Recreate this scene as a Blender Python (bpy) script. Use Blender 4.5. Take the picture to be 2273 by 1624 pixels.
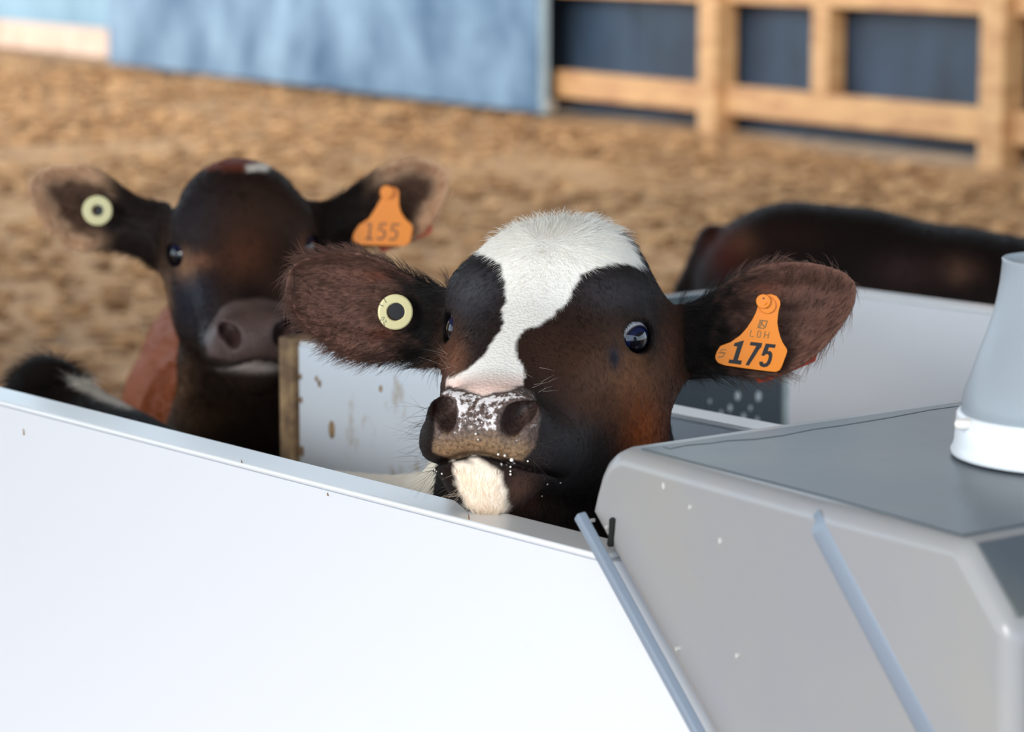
import bpy, bmesh, math, random
import numpy as np
from mathutils import Vector, Matrix

for _o in list(bpy.data.objects):
    bpy.data.objects.remove(_o, do_unlink=True)
SC = bpy.context.scene
COL = SC.collection
rng = np.random.default_rng(7)
random.seed(7)

# ------------------------------------------------------------------ camera
FPX, IW, IH = 6314.0, 2273, 1624
CAM = np.array([0.0, 0.0, 1.36])
PITCH = math.atan2(996.0, FPX)
_c, _s = math.cos(PITCH), math.sin(PITCH)
FWD, UPV = np.array([0, _c, -_s]), np.array([0, _s, _c])
cd = bpy.data.cameras.new('camera')
cam = bpy.data.objects.new('camera', cd)
COL.objects.link(cam)
cam.location = CAM
cam.rotation_euler = (math.pi / 2 - PITCH, 0, 0)
cd.sensor_width = 36
cd.lens = FPX / IW * 36
cd.clip_end = 300
cd.dof.use_dof = True
cd.dof.focus_distance = 2.60
cd.dof.aperture_fstop = 6.3
SC.camera = cam

# ------------------------------------------------------------------ light
wd = bpy.data.worlds.new('world')
SC.world = wd
wd.use_nodes = True
bg = wd.node_tree.nodes['Background']
bg.inputs[0].default_value = (0.70, 0.86, 1.0, 1)
bg.inputs[1].default_value = 2.55
sd = bpy.data.lights.new('sun', 'SUN')
sd.energy = 3.4
sd.angle = math.radians(25)
sd.color = (1.0, 0.95, 0.87)
sun = bpy.data.objects.new('sun', sd)
COL.objects.link(sun)
sun.rotation_euler = Vector((-0.50, -0.78, 0.37)).to_track_quat('Z', 'Y').to_euler()
SC.view_settings.view_transform = 'Standard'
SC.view_settings.look = 'None'
SC.view_settings.gamma = 1
SC.view_settings.use_curve_mapping = False
SC.view_settings.exposure = 0.12


# ------------------------------------------------------------------ helpers
def ray(px, py):
    d = FWD + np.array([1, 0, 0]) * ((px - IW / 2) / FPX) + UPV * ((IH / 2 - py) / FPX)
    return d

def atY(px, py, Y):
    d = ray(px, py)
    return CAM + d * (Y / d[1])

def onplane(px, py, p0, n):
    d = ray(px, py)
    t = np.dot(np.asarray(p0) - CAM, n) / np.dot(d, n)
    return CAM + d * t

def project(P):
    d = P - CAM
    z = d @ FWD
    return np.stack([IW / 2 + FPX * d[:, 0] / z, IH / 2 - FPX * (d @ UPV) / z], -1)

def lin(r, g, b):
    return tuple(((v / 255) / 12.92 if v <= 10 else ((v / 255 + .055) / 1.055) ** 2.4) for v in (r, g, b))

def tag(o, label=None, cat=None, group=None, kind=None):
    if label: o['label'] = label
    if cat: o['category'] = cat
    if group: o['group'] = group
    if kind: o['kind'] = kind
    return o

def link(o, parent=None):
    COL.objects.link(o)
    if parent is not None:
        o.parent = parent
        m = Matrix.Translation(parent['_base'] if '_base' in parent else (0, 0, 0))
        o.matrix_parent_inverse = m.inverted()
    return o

def empty(name, base):
    o = bpy.data.objects.new(name, None)
    o.empty_display_size = .1
    o.location = base
    o['_base'] = [float(v) for v in base]
    COL.objects.link(o)
    return o

def mesh_obj(name, verts, faces, mat, parent=None, smooth=False, bevel=0, seg=2):
    me = bpy.data.meshes.new(name)
    me.from_pydata([tuple(map(float, v)) for v in verts], [], [tuple(map(int, f)) for f in faces])
    me.update()
    bm = bmesh.new(); bm.from_mesh(me)
    bmesh.ops.recalc_face_normals(bm, faces=bm.faces)
    bm.to_mesh(me); bm.free()
    if mat: me.materials.append(mat)
    o = bpy.data.objects.new(name, me)
    link(o, parent)
    if smooth:
        me.shade_smooth()
    if bevel:
        b = o.modifiers.new('bevel', 'BEVEL'); b.width = bevel; b.segments = seg
        b.limit_method = 'ANGLE'; b.angle_limit = math.radians(25)
        me.shade_smooth()
        w = o.modifiers.new('normals', 'WEIGHTED_NORMAL'); w.weight = 80; w.keep_sharp = False
    return o

def prism(poly0, off):
    """closed polygon (3d points) swept by a vector"""
    n = len(poly0); off = np.asarray(off, float)
    v = [np.asarray(p, float) for p in poly0] + [np.asarray(p, float) + off for p in poly0]
    f = [list(range(n)), list(range(2 * n - 1, n - 1, -1))]
    f += [[i, (i + 1) % n, n + (i + 1) % n, n + i] for i in range(n)]
    return v, f

def box_pts(a, b, th, z0, z1):
    """upright slab from plan point a to b, thickness th to the side (dy,-dx)"""
    a, b = np.array(a, float), np.array(b, float)
    d = (b - a) / np.linalg.norm(b - a); n = np.array([d[1], -d[0]]) * th
    q = [a, b, b + n, a + n]
    return prism([(p[0], p[1], z0) for p in q], (0, 0, z1 - z0))

def box(name, c, s, mat, parent=None, bevel=0, rz=0):
    v, f = prism([(-s[0]/2, -s[1]/2, -s[2]/2), (s[0]/2, -s[1]/2, -s[2]/2), (s[0]/2, s[1]/2, -s[2]/2), (-s[0]/2, s[1]/2, -s[2]/2)], (0, 0, s[2]))
    cr, sr = math.cos(rz), math.sin(rz)
    v = [(c[0] + p[0]*cr - p[1]*sr, c[1] + p[0]*sr + p[1]*cr, c[2] + p[2]) for p in v]
    return mesh_obj(name, v, f, mat, parent, bevel=bevel)

def lathe(name, prof, center, mat, parent=None, seg=64, close=False, flip=None):
    v, f = [], []
    n = len(prof)
    for i in range(seg):
        a = 2 * math.pi * i / seg
        for r, z in prof:
            v.append((center[0] + r * math.cos(a), center[1] + r * math.sin(a), center[2] + z))
    for i in range(seg):
        j = (i + 1) % seg
        for k in range(n if close else n - 1):
            l = (k + 1) % n
            f.append((i * n + k, j * n + k, j * n + l, i * n + l))
    o = mesh_obj(name, v, f, mat, parent, smooth=True)
    return o

# ------------------------------------------------------------------ materials
class NT:
    def __init__(self, name):
        self.m = bpy.data.materials.new(name); self.m.use_nodes = True
        self.t = self.m.node_tree; self.b = self.t.nodes['Principled BSDF']
    def n(self, typ, **kw):
        nd = self.t.nodes.new(typ)
        for k, v in kw.items(): setattr(nd, k, v)
        return nd
    def l(self, a, b): self.t.links.new(a, b)
    def coord(self): return self.n('ShaderNodeTexCoord').outputs['Object']
    def noise(self, scale, detail=4, rough=.6, vec=None, dist=0):
        nd = self.n('ShaderNodeTexNoise'); nd.inputs['Scale'].default_value = scale
        nd.inputs['Detail'].default_value = detail; nd.inputs['Roughness'].default_value = rough
        nd.inputs['Distortion'].default_value = dist
        self.l(vec if vec is not None else self.coord(), nd.inputs['Vector'])
        return nd.outputs['Fac']
    def ramp(self, fac, stops):
        nd = self.n('ShaderNodeValToRGB'); e = nd.color_ramp.elements
        while len(e) < len(stops): e.new(.5)
        for x, (p, c) in zip(e, stops): x.position = p; x.color = (*c, 1) if len(c) == 3 else c
        self.l(fac, nd.inputs['Fac']); return nd.outputs['Color']
    def mix(self, fac, a, b):
        nd = self.n('ShaderNodeMix', data_type='RGBA')
        for s, v in ((nd.inputs[0], fac), (nd.inputs[6], a), (nd.inputs[7], b)):
            if hasattr(v, 'links') or hasattr(v, 'is_linked'): self.l(v, s)
            elif isinstance(v, (int, float)): s.default_value = v
            else: s.default_value = (*v, 1)
        return nd.outputs[2]
    def bump(self, h, strength=.3, dist=.01):
        nd = self.n('ShaderNodeBump'); nd.inputs['Strength'].default_value = strength; nd.inputs['Distance'].default_value = dist
        self.l(h, nd.inputs['Height']); self.l(nd.outputs[0], self.b.inputs['Normal'])
    def done(self, color=None, rough=None, spec=None, **kw):
        if color is not None:
            if hasattr(color, 'is_linked'): self.l(color, self.b.inputs['Base Color'])
            else: self.b.inputs['Base Color'].default_value = (*color, 1)
        if rough is not None: self.b.inputs['Roughness'].default_value = rough
        if spec is not None: self.b.inputs['Specular IOR Level'].default_value = spec
        for k, v in kw.items(): self.b.inputs[k.replace('_', ' ')].default_value = v
        return self.m

def plain(name, color, rough=.5, spec=.5, **kw):
    return NT(name).done(color, rough, spec, **kw)

def m_spotted(name, base, spot, lo, hi, scale, rough=.4, mapscale=(1, 1, 1), bump=0):
    m = NT(name)
    mp = m.n('ShaderNodeMapping'); mp.inputs['Scale'].default_value = mapscale
    m.l(m.coord(), mp.inputs['Vector'])
    f = m.noise(scale, 5, .62, mp.outputs[0])
    c = m.ramp(f, [(lo, base), (hi, spot)])
    if bump: m.bump(f, bump, .004)
    return m.done(c, rough)

M_PANEL = m_spotted('white_panel_plastic', lin(222, 225, 232), lin(216, 216, 217), .66, .9, 9, .32)
M_CAP = plain('white_panel_cap', lin(232, 235, 239), .28)
M_PANEL_DIRTY = m_spotted('dirty_panel_plastic', lin(214, 222, 232), lin(160, 138, 105), .60, .74, 17, .45, (1, 1, .55))
M_MUD = m_spotted('muddy_edge', lin(118, 94, 72), lin(176, 146, 108), .42, .68, 30, .85, bump=.5)
M_DARKPANEL = m_spotted('dark_grey_panel', lin(60, 72, 80), lin(150, 160, 165), .70, .78, 26, .35)
M_GALV = m_spotted('galvanised_channel', lin(176, 190, 194), lin(150, 165, 170), .4, .6, 30, .38)
M_FEED = m_spotted('grey_feeder_plastic', lin(152, 153, 158), lin(157, 156, 155), .40, .65, 7, .30)
M_FLANGE_SHEEN = plain('flange_and_fold_sheen', lin(132, 144, 160), .4)  # the flange's grey-blue; on the fold it paints in sky sheen
M_TOP_SHADE = m_spotted('feeder_top_shade_grey', lin(84, 93, 102), lin(102, 107, 107), .42, .66, 6, .36)  # feeder plastic with the top face's shade put into the colour
M_SPOT = plain('dried_drip', lin(200, 199, 196), .5)
M_SLOT = plain('slot_black', (.006, .006, .006), .8)
M_RING = plain('white_ring_plastic', lin(236, 241, 247), .3)
mm = NT('frosted_cup_plastic')
M_CUP = mm.done(lin(205, 214, 222), .35, .5, Transmission_Weight=.55, IOR=1.3)
M_BOLT = plain('bolt_white', lin(238, 232, 226), .3)
M_ORANGE_STRIP = plain('orange_strip', lin(232, 86, 30), .45)
M_TIMBER = m_spotted('pine_timber', lin(196, 152, 104), lin(164, 116, 74), .40, .68, 4, .65, (1.2, 1.2, 5))
M_TIMBER_H = m_spotted('pine_girt', lin(198, 152, 102), lin(164, 114, 78), .40, .66, 3, .65, (1, 1, 6))
M_BOARD = m_spotted('pale_kick_board', lin(206, 174, 152), lin(176, 142, 120), .4, .7, 3, .7)
M_CLAD = m_spotted('dark_blue_cladding', lin(24, 32, 44), lin(48, 64, 82), .38, .66, 1.1, .5, (1, 1, .5))
M_CLAD_PALE = m_spotted('pale_blue_cladding', lin(128, 154, 166), lin(110, 134, 148), .4, .7, 1.2, .5)
M_SHEET = m_spotted('blue_grey_door_sheet', lin(48, 78, 104), lin(128, 150, 168), .36, .72, 1.3, .35, (1, 1, .8))
M_ROOF = plain('roof_sheet', lin(150, 155, 160), .6)

def m_ground():
    m = NT('sawdust_bedding')
    mp = m.n('ShaderNodeMapping'); mp.inputs['Scale'].default_value = (1, .55, 1)
    m.l(m.coord(), mp.inputs['Vector'])
    a = m.noise(1.6, 6, .62, mp.outputs[0])
    b = m.noise(9, 5, .7, mp.outputs[0])
    ca = m.ramp(a, [(.32, lin(112, 78, 48)), (.52, lin(150, 108, 70)), (.70, lin(180, 136, 94))])
    cb = m.ramp(b, [(.35, lin(82, 56, 34)), (.62, lin(186, 142, 98))])
    m.bump(b, .6, .03)
    return m.done(m.mix(.42, ca, cb), .9, .2)
M_GROUND = m_ground()
# ------------------------------------------------------------------ setting
def build_floor():
    nx, ny = 120, 160
    xs = np.linspace(-14, 14, nx); ys = np.linspace(-4, 44, ny)
    X, Y = np.meshgrid(xs, ys)
    Z = .018 * np.sin(X * 2.1 + 1.3 * np.sin(Y * .9)) + .016 * np.sin(Y * 1.7 + 2 * np.sin(X * .8)) - .02
    Z = Z * np.clip((Y - 4.6) / 2, 0, 1)
    v = np.stack([X, Y, Z], -1).reshape(-1, 3)
    idx = np.arange(nx * ny).reshape(ny, nx)
    f = np.stack([idx[:-1, :-1], idx[:-1, 1:], idx[1:, 1:], idx[1:, :-1]], -1).reshape(-1, 4)
    o = mesh_obj('floor', v, f, M_GROUND, smooth=True)
    tag(o, 'brown sawdust bedding covering the barn floor', kind='structure')
build_floor()
def bedding_clumps():
    r = np.random.default_rng(4)
    bm = bmesh.new(); bmesh.ops.create_icosphere(bm, subdivisions=1, radius=1)
    bv = np.array([v.co for v in bm.verts]); bf = np.array([[v.index for v in f.verts] for f in bm.faces]); bm.free()
    n = 42000
    y = .5 + 27 * r.random(n) ** 1.1; x = (r.random(n) * 2 - 1) * (3.5 + y * .30)
    lim = WP_LINE(x)
    keep = (y < lim - .5) & ((y > 4.4) | (np.abs(x) > 1.3)); x, y = x[keep], y[keep]; n = len(x)
    s = (.006 + .018 * r.random(n) ** 2.5) * (1 + y * .045)
    V = (bv[None] * (1 + .38 * r.normal(size=(n, len(bv), 1))) * np.stack([s * (1 + r.random(n)), s * (1 + r.random(n)), s * .55], -1)[:, None]) + np.stack([x, y, s * .12], -1)[:, None]
    F = bf[None] + (np.arange(n) * len(bv))[:, None, None]
    me = bpy.data.meshes.new('bedding_clumps'); me.from_pydata(V.reshape(-1, 3).tolist(), [], F.reshape(-1, 3).tolist()); a = me.attributes.new('coat', 'FLOAT_COLOR', 'POINT')
    t = np.repeat(r.random(n), len(bv))[:, None]
    c = np.array(lin(120, 84, 54)) * (1 - t) + np.array(lin(180, 136, 94)) * t
    a.data.foreach_set('color', np.concatenate([c, np.ones((len(c), 1))], 1).astype(np.float32).ravel())
    m = NT('bedding_clump'); at = m.n('ShaderNodeAttribute', attribute_name='coat'); me.materials.append(m.done(at.outputs['Color'], .95, .1))
    o = bpy.data.objects.new('bedding_clumps', me); COL.objects.link(o); o.parent = bpy.data.objects['floor']; o['kind'] = 'stuff'
def WP_LINE(x): return 19.8 + (x - .23) / .5 * -.866
bedding_clumps()

WD = np.array([.5, -.866])            # the back wall runs obliquely through the barn
WP = np.array([.23, 19.8])
WN = np.array([.866, .5])             # away from the camera
def wallpt(px):                       # plan point of the wall under a picture column
    k = (px - IW / 2) / FPX
    # (WP+t*WD).x = k * (WP+t*WD).y   (row independent to first order)
    kk = k / _c
    t = (kk * WP[1] - WP[0]) / (WD[0] - kk * WD[1])
    for _ in range(6):
        p = WP + t * WD
        dep = p[1] * _c + CAM[2] * _s
        tgt = k * dep
        t += (tgt - p[0]) / (WD[0] - k * WD[1] * _c)
    return t
def wslab(name, t0, t1, z0, z1, off, th, mat, parent, bevel=.004):
    a = WP + WD * t0 + WN * off; b = WP + WD * t1 + WN * off
    v, f = prism([(*a, z0), (*b, z0), (*(b + WN * th), z0), (*(a + WN * th), z0)], (0, 0, z1 - z0))
    return mesh_obj(name, v, f, mat, parent, bevel=bevel)

wall = empty('wall_back', (WP[0], WP[1], 0))
tag(wall, 'timber framed barn wall clad in dark blue sheeting', kind='structure')
tdoorL, tdoorR = wallpt(268), wallpt(1228)
tp1, tp2, tst = wallpt(1572), wallpt(2200), wallpt(1826)
t_end = tp2 + 7
sheet_w = 1.02
t = tdoorR - .3
k = 0
while t < t_end:
    wslab('cladding_sheet', t, t + sheet_w - .004, .02, 4.2, .20 + .004 * (k % 2), .02, M_CLAD, wall, 0)
    t += sheet_w; k += 1
t = tdoorL - 9
while t < tdoorL + .2:
    wslab('cladding_sheet', t, t + sheet_w - .004, .1, 4.2, .20 + .004 * (k % 2), .02, M_CLAD_PALE, wall, 0)
    t += sheet_w; k += 1
wslab('cladding_sheet', tdoorL - .1, tdoorR + .1, 0.05, 4.2, .5, .02, M_CLAD, wall, 0)
gap = tp2 - tp1
for q in range(-1, 4):
    tc = tp1 + gap * q
    if tc < tdoorR + .1: continue
    wslab('post', tc - .10, tc + .10, -.05, 4.2, -.02, .17, M_TIMBER, wall, .01)
    wslab('stud', tc + gap * .40 - .095, tc + gap * .40 + .075, .30, 4.2, .05, .13, M_TIMBER, wall, .008)
for z0, z1 in ((.13, .31), (.83, 1.0), (1.55, 1.70), (2.3, 2.45), (3.1, 3.25)):
    edges = [tdoorR - .2] + [tp1 + gap * q for q in range(0, 4)]
    for a, b in zip(edges[:-1], edges[1:]):
        wslab('girt', a + .105, b - .105, z0, z1, .055, .12, M_TIMBER_H, wall, .008)
wslab('kick_board', tdoorL - 7, tdoorL - .12, .05, .32, .02, .05, M_BOARD, wall, .01)
for q in range(2, 4):
    wslab('post', tdoorL - 1.1 - 2.2 * q, tdoorL - .95 - 2.2 * q, -.05, 4.2, .08, .12, M_TIMBER, wall, .01)

door = empty('door_1', (*(WP + WD * (tdoorL + tdoorR) / 2), 0))
tag(door, 'stained blue grey sheet door standing on the sawdust', kind='structure')
nd = 3
for q in range(nd):
    a = tdoorL + (tdoorR - tdoorL) * q / nd; b = tdoorL + (tdoorR - tdoorL) * (q + 1) / nd
    wslab('door_sheet', a, b - .003, .03, 2.9, -.12, .02, M_SHEET, door, .002)
wslab('door_frame', tdoorR - .06, tdoorR + .012, .02, 2.95, -.105, .06, M_GALV, door, .004)
wslab('door_frame', tdoorL - .012, tdoorL + .06, .02, 2.95, -.105, .06, M_GALV, door, .004)

# roof over the pens: open to the sky in front and at the sides
roof = empty('ceiling', (0, 12, 3.4))
tag(roof, 'corrugated roof over the calf pens', kind='structure')
def roof_sheet(x0, x1, y0, y1, z0, z1):
    n = 40; xs = np.linspace(x0, x1, n * 4 + 1)
    v = []; f = []
    for i, x in enumerate(xs):
        zc = .018 * (1 if (i % 4) in (1, 2) else -1)
        v += [(x, y0, z0 + zc), (x, y1, z1 + zc)]
    for i in range(len(xs) - 1):
        f.append((2 * i, 2 * i + 2, 2 * i + 3, 2 * i + 1))
    return mesh_obj('roof_sheet', v, f, M_ROOF, roof)
ROOF_Y0, ROOF_Y1 = -2.2, 9.0
for q in range(5):
    roof_sheet(-10 + 4 * q, -6 + 4 * q, ROOF_Y0, ROOF_Y1, 3.3, 3.9)
for y in (-2.0, 1.4, 3.9, 6.4, 8.8):
    zz = 3.3 + .6 * (y - ROOF_Y0) / (ROOF_Y1 - ROOF_Y0) - .12
    box('purlin', (0, y, zz), (20, .08, .16), M_TIMBER, roof, .005)
for x in (-9.8, 9.8):
    for y in (-2.0, 8.8):
        zz = 3.3 + .6 * (y - ROOF_Y0) / (ROOF_Y1 - ROOF_Y0) - .2
        box('post', (x, y, zz / 2), (.16, .16, zz), M_TIMBER, roof, .008)

# ------------------------------------------------------------------ pen panels
ZP = .842
PD = np.array([.6395, -.7688]); PN = np.array([-.7688, -.6395])     # along the panels; towards the camera
def panel(name, a, b, th, label, mat, capmat, z1=ZP, cat='barrier', cap=True, foot=None):
    """upright slab from a to b (top edge); foot = plan point of b's end at the floor when that end is cut on the slant"""
    a, b = np.array(a), np.array(b)
    r = empty(name, (*((a + b) / 2), 0)); tag(r, label, cat, kind='thing')
    d = (b - a) / np.linalg.norm(b - a); n = np.array([d[1], -d[0]])
    ch = .006
    zs = z1 - (ch if cap else 0)
    c = b if foot is None else np.array(foot)
    v, f = prism([(*a, 0), (*c, 0), (*b, zs), (*a, zs)], (n[0] * th, n[1] * th, 0))
    if foot is not None:                       # the cut runs on under the feeder's flange
        for k in (1, 2): v[k] = v[k] + np.array([d[0], d[1], 0]) * .03
    mesh_obj('sheet', v, f, mat, r)
    if cap:
        v, f = box_pts(a, b, th, zs, z1)
        mesh_obj('top_cap', v, f, capmat, r, bevel=.0045, seg=3)
    return r
pb0 = np.array([-.5628, 3.127])                      # back top edge of the front panel
def alongY(base, t): return base + PD * t
# thickness goes towards (dy,-dx) of a->b: for a->b along PD that is (-.77,-.64), the camera side
_e0 = onplane(1338, 1238, (*(pb0 + PN * .048), 0), np.array([PN[0], PN[1], 0]))
_e1 = onplane(1566, 1624, (*(pb0 + PN * .048), 0), np.array([PN[0], PN[1], 0]))
_t0, _t1 = (_e0[:2] - pb0) @ PD, (_e1[:2] - pb0) @ PD
_slope = (_t1 - _t0) / (_e0[2] - _e1[2])
front = panel('pen_barrier', pb0 - PD * .75, pb0 + PD * (_t0 - _slope * (ZP - _e0[2])), .048,
      'long white plastic pen panel in front of the calves, clean face', M_PANEL, M_CAP,
      foot=pb0 + PD * (_t0 + _slope * _e0[2]))
for px, py, l in ((52, 953, .006), (536, 1022, .002), (727, 1095, .002), (1040, 1142, .004)):
    p = onplane(px, py, (*(pb0 + PN * .0485), 0), np.array([PN[0], PN[1], 0])) if py > 1000 or px < 100 else None
    if p is None: continue
    v, f = prism([p + np.array([PD[0], PD[1], 0]) * .0008, p + np.array([0, 0, -l]) + np.array([PD[0], PD[1], 0]) * .002, p + np.array([0, 0, -l]), p + np.array([0, 0, .001])], (PN[0] * .0006, PN[1] * .0006, 0))
    mesh_obj('mud_speck', v, f, M_MUD, front)
mid = panel('pen_barrier', np.array([-.232, 3.512]), np.array([.62, 2.488]) + PD * .45, .042,
      'dirt-stained white pen panel with a muddy end behind the nearest calf', M_PANEL_DIRTY, M_CAP)
v, f = box_pts(np.array([-.232, 3.512]) - PD * .034 - PN * .004, np.array([-.232, 3.512]), .050, 0, ZP + .002)
mesh_obj('end_cap', v, f, M_MUD, mid, bevel=.004)
for q in range(16):
    zc = .82 - .36 * random.random()
    p = np.array([-.232, 3.512]) + PD * (.004 + .26 * random.random() ** 3) + PN * .042
    s = .003 + .007 * random.random() ** 2
    vv, ff = [], []
    for i in range(6):
        for j in range(9):
            th_, ph_ = math.pi * i / 5, 2 * math.pi * j / 9
            o3 = np.array([PD[0], PD[1], 0]) * math.sin(th_) * math.cos(ph_) * s * .7 + np.array([0, 0, 1]) * math.sin(th_) * math.sin(ph_) * s * 1.3 + np.array([PN[0], PN[1], 0]) * math.cos(th_) * .003
            vv.append(np.array([p[0], p[1], zc]) + o3)
    for i in range(5):
        for j in range(9):
            ff.append((i * 9 + j, i * 9 + (j + 1) % 9, (i + 1) * 9 + (j + 1) % 9, (i + 1) * 9 + j))
    mesh_obj('mud_splat', vv, ff, M_MUD, mid, smooth=True)
rp = np.array([.430, 4.062])
RD = np.array([.66, -.751])
rear = panel('pen_barrier', rp, rp + RD * 1.6, .042,
      'white pen panel behind the grey feeder and translucent cup', M_PANEL, M_CAP)
v, f = box_pts(rp - RD * .035, rp, .046, 0, ZP + .001); mesh_obj('end_channel', v, f, M_GALV, rear, bevel=.003)
dk_a, dk_b = np.array([-.20, 3.575]), np.array([.372, 4.047])
dark = panel('pen_divider', dk_a, dk_b, .02, 'dark grey divider panel with pale splashes under the calf\'s orange-tagged ear', M_DARKPANEL, M_DARKPANEL, cap=False, cat='divider')
dd = (dk_b - dk_a) / np.linalg.norm(dk_b - dk_a); dn = np.array([dd[1], -dd[0]])
pface = np.array([*(dk_a + dn * .0205), 0.]); nface = np.array([dn[0], dn[1], 0.])
M_SPLASH = plain('pale_splash', lin(190, 200, 205), .4)
for px, py, r in ((1637, 878, .0055), (1683, 879, .006), (1620, 905, .004), (1650, 925, .0045), (1600, 915, .003), (1665, 905, .003), (1680, 930, .003), (1575, 890, .0025), (1640, 940, .003)):
    p = onplane(px, py, pface, nface)
    ring = [p + np.array([dd[0], dd[1], 0]) * r * math.cos(a) * .8 + np.array([0, 0, 1.2]) * r * math.sin(a) for a in np.linspace(0, 2 * math.pi, 11)[:-1]]
    v, f = prism(ring, (dn[0] * .0012, dn[1] * .0012, 0)); mesh_obj('splash', v, f, M_SPLASH, dark)

# ------------------------------------------------------------------ feeder
FN = np.array([.8336, .5524, 0.])                    # into the pen, normal to the feeder's front
FP0 = np.array([.224, 2.132, .923]) - FN * .036
feed = empty('calf_feeder', (.33, 2.2, 0)); tag(feed, 'grey moulded plastic calf feeder hooked over the white front panel', 'feeder')
def fpt(px, py, off=0.): return onplane(px, py, FP0 - FN * off, FN)
prof_px = [(1303, 1137), (1312, 1095), (1324, 1050), (1337, 1022), (1352, 1006), (1376, 999)]
prof = [fpt(*p) for p in prof_px]
zt = float(np.mean([fpt(*p)[2] for p in ((1376, 999), (1795, 1113), (2132, 1182))]))
tl = prof[-1]; prof[-1] = np.array([tl[0], tl[1], zt])
pr = fpt(2132, 1182); pr = np.array([pr[0], pr[1], zt])
pc1, pc2 = fpt(2243, 1398), fpt(2252, 1624)
flo = fpt(1570, 1624); fdir = flo - prof[0]
low = prof[0] + fdir * ((prof[0][2] - .42) / (prof[0][2] - flo[2]))
br = np.array([pc2[0], pc2[1], .42])
poly = prof + [pr, pc1, br, low]
DEPTH = .40
FA = np.array([.5524, -.8336, 0.])
e0, e1 = fpt(1795, 1115), fpt(2060, 1624)
e0 = np.array([e0[0], e0[1], zt])
FOLD = .006
_ta, _tr = (e1 - e0) @ FA, (pc2 - e0) @ FA                 # the fold runs down to the right-hand edge
xr = e0 + (e1 - e0) * (_tr / _ta)
e0f = e0 - FN * FOLD
br = np.array([pc2[0], pc2[1], .42])
ring = prof + [e0f, pr, pc1, xr, br, low]
n = len(ring); k0 = len(prof)
def _ontop(px, py):
    d_ = ray(px, py); return CAM + d_ * ((zt - CAM[2]) / d_[2])
DV = _ontop(2140, 896) - _ontop(1478, 992); DV *= DEPTH / (DV @ FN)      # the far edge of the top runs this way
v = ring + [p + DV for p in prof + [e0, pr, pc1, xr, br, low]]
f = [list(range(0, k0 + 1)) + [k0 + 3, k0 + 4, k0 + 5], [k0, k0 + 1, k0 + 2, k0 + 3], list(range(2 * n - 1, n - 1, -1))]
f += [[i, (i + 1) % n, n + (i + 1) % n, n + i] for i in range(n)]
hop = mesh_obj('hopper', v, f, M_FEED, feed, bevel=.015, seg=6)
hop.modifiers['bevel'].limit_method = 'WEIGHT'
hop.modifiers['bevel'].use_clamp_overlap = False
_bw = hop.data.attributes.new('bevel_weight_edge', 'FLOAT', 'EDGE')
for e in hop.data.edges:
    a_, b_ = sorted(e.vertices)
    _bw.data[e.index].value = 0. if (b_ - a_ == n and a_ < k0) else 1.
# raised strip on the fold; its bluish grey paints in a sky highlight
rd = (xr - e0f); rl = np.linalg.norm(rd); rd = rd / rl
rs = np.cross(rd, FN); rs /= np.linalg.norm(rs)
sheen_v, sheen_f = [], []
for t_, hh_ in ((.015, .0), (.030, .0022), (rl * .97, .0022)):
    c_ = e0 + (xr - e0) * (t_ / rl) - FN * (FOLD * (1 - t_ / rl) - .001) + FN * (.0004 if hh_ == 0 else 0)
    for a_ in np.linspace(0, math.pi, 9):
        sheen_v.append(c_ + rs * math.cos(a_) * .0095 - FN * math.sin(a_) * hh_)
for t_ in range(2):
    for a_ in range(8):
        sheen_f.append((t_ * 9 + a_, t_ * 9 + a_ + 1, t_ * 9 + a_ + 10, t_ * 9 + a_ + 9))
sheen_f += [tuple(range(9)), tuple(range(26, 17, -1))]
mesh_obj('fold_sheen', sheen_v, sheen_f, M_FLANGE_SHEEN, feed, smooth=True)
# flange along the diagonal lower edge
fl = fdir / np.linalg.norm(fdir)
s0 = fpt(1303, 1141, .010); perp = np.cross(fl, FN); perp /= np.linalg.norm(perp)
if perp[0] < 0: perp = -perp
fl_len = np.linalg.norm(low - prof[0]) * .98
sect = [s0 - perp * .004, s0 + perp * .006, s0 + perp * .004 - FN * .008, s0 - perp * .004 - FN * .008]
v, f = prism([p - FN * .004 for p in sect], fl * fl_len)
mesh_obj('flange', v, f, M_FLANGE_SHEEN, feed, bevel=.0018, seg=3)
# slot
sl = [(1352, 1152), (1357, 1148), (1362, 1152), (1360, 1180), (1357, 1206), (1351, 1214), (1347, 1208), (1351, 1180)]
v, f = prism([fpt(*p, off=.0022) for p in sl], FN * .006); mesh_obj('slot', v, f, M_SLOT, feed)
# scuffs: small dried drips on the face
for px, py, r in ((1472, 1078, .002), (1597, 1200, .0017), (1634, 1455, .0014), (1530, 1125, .0014), (1500, 1440, .0012), (1345, 1170, .0012), (1311, 1155, .0011)):
    ring = [fpt(px, py, .0022 if px < 1500 else .0040) + FA * r * math.cos(a) + np.array([0, 0, 1]) * r * math.sin(a) * 1.4 for a in np.linspace(0, 2 * math.pi, 9)[:-1]]
    v, f = prism(ring, FN * .004); mesh_obj('dried_drip', v, f, M_SPOT, feed)
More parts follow.
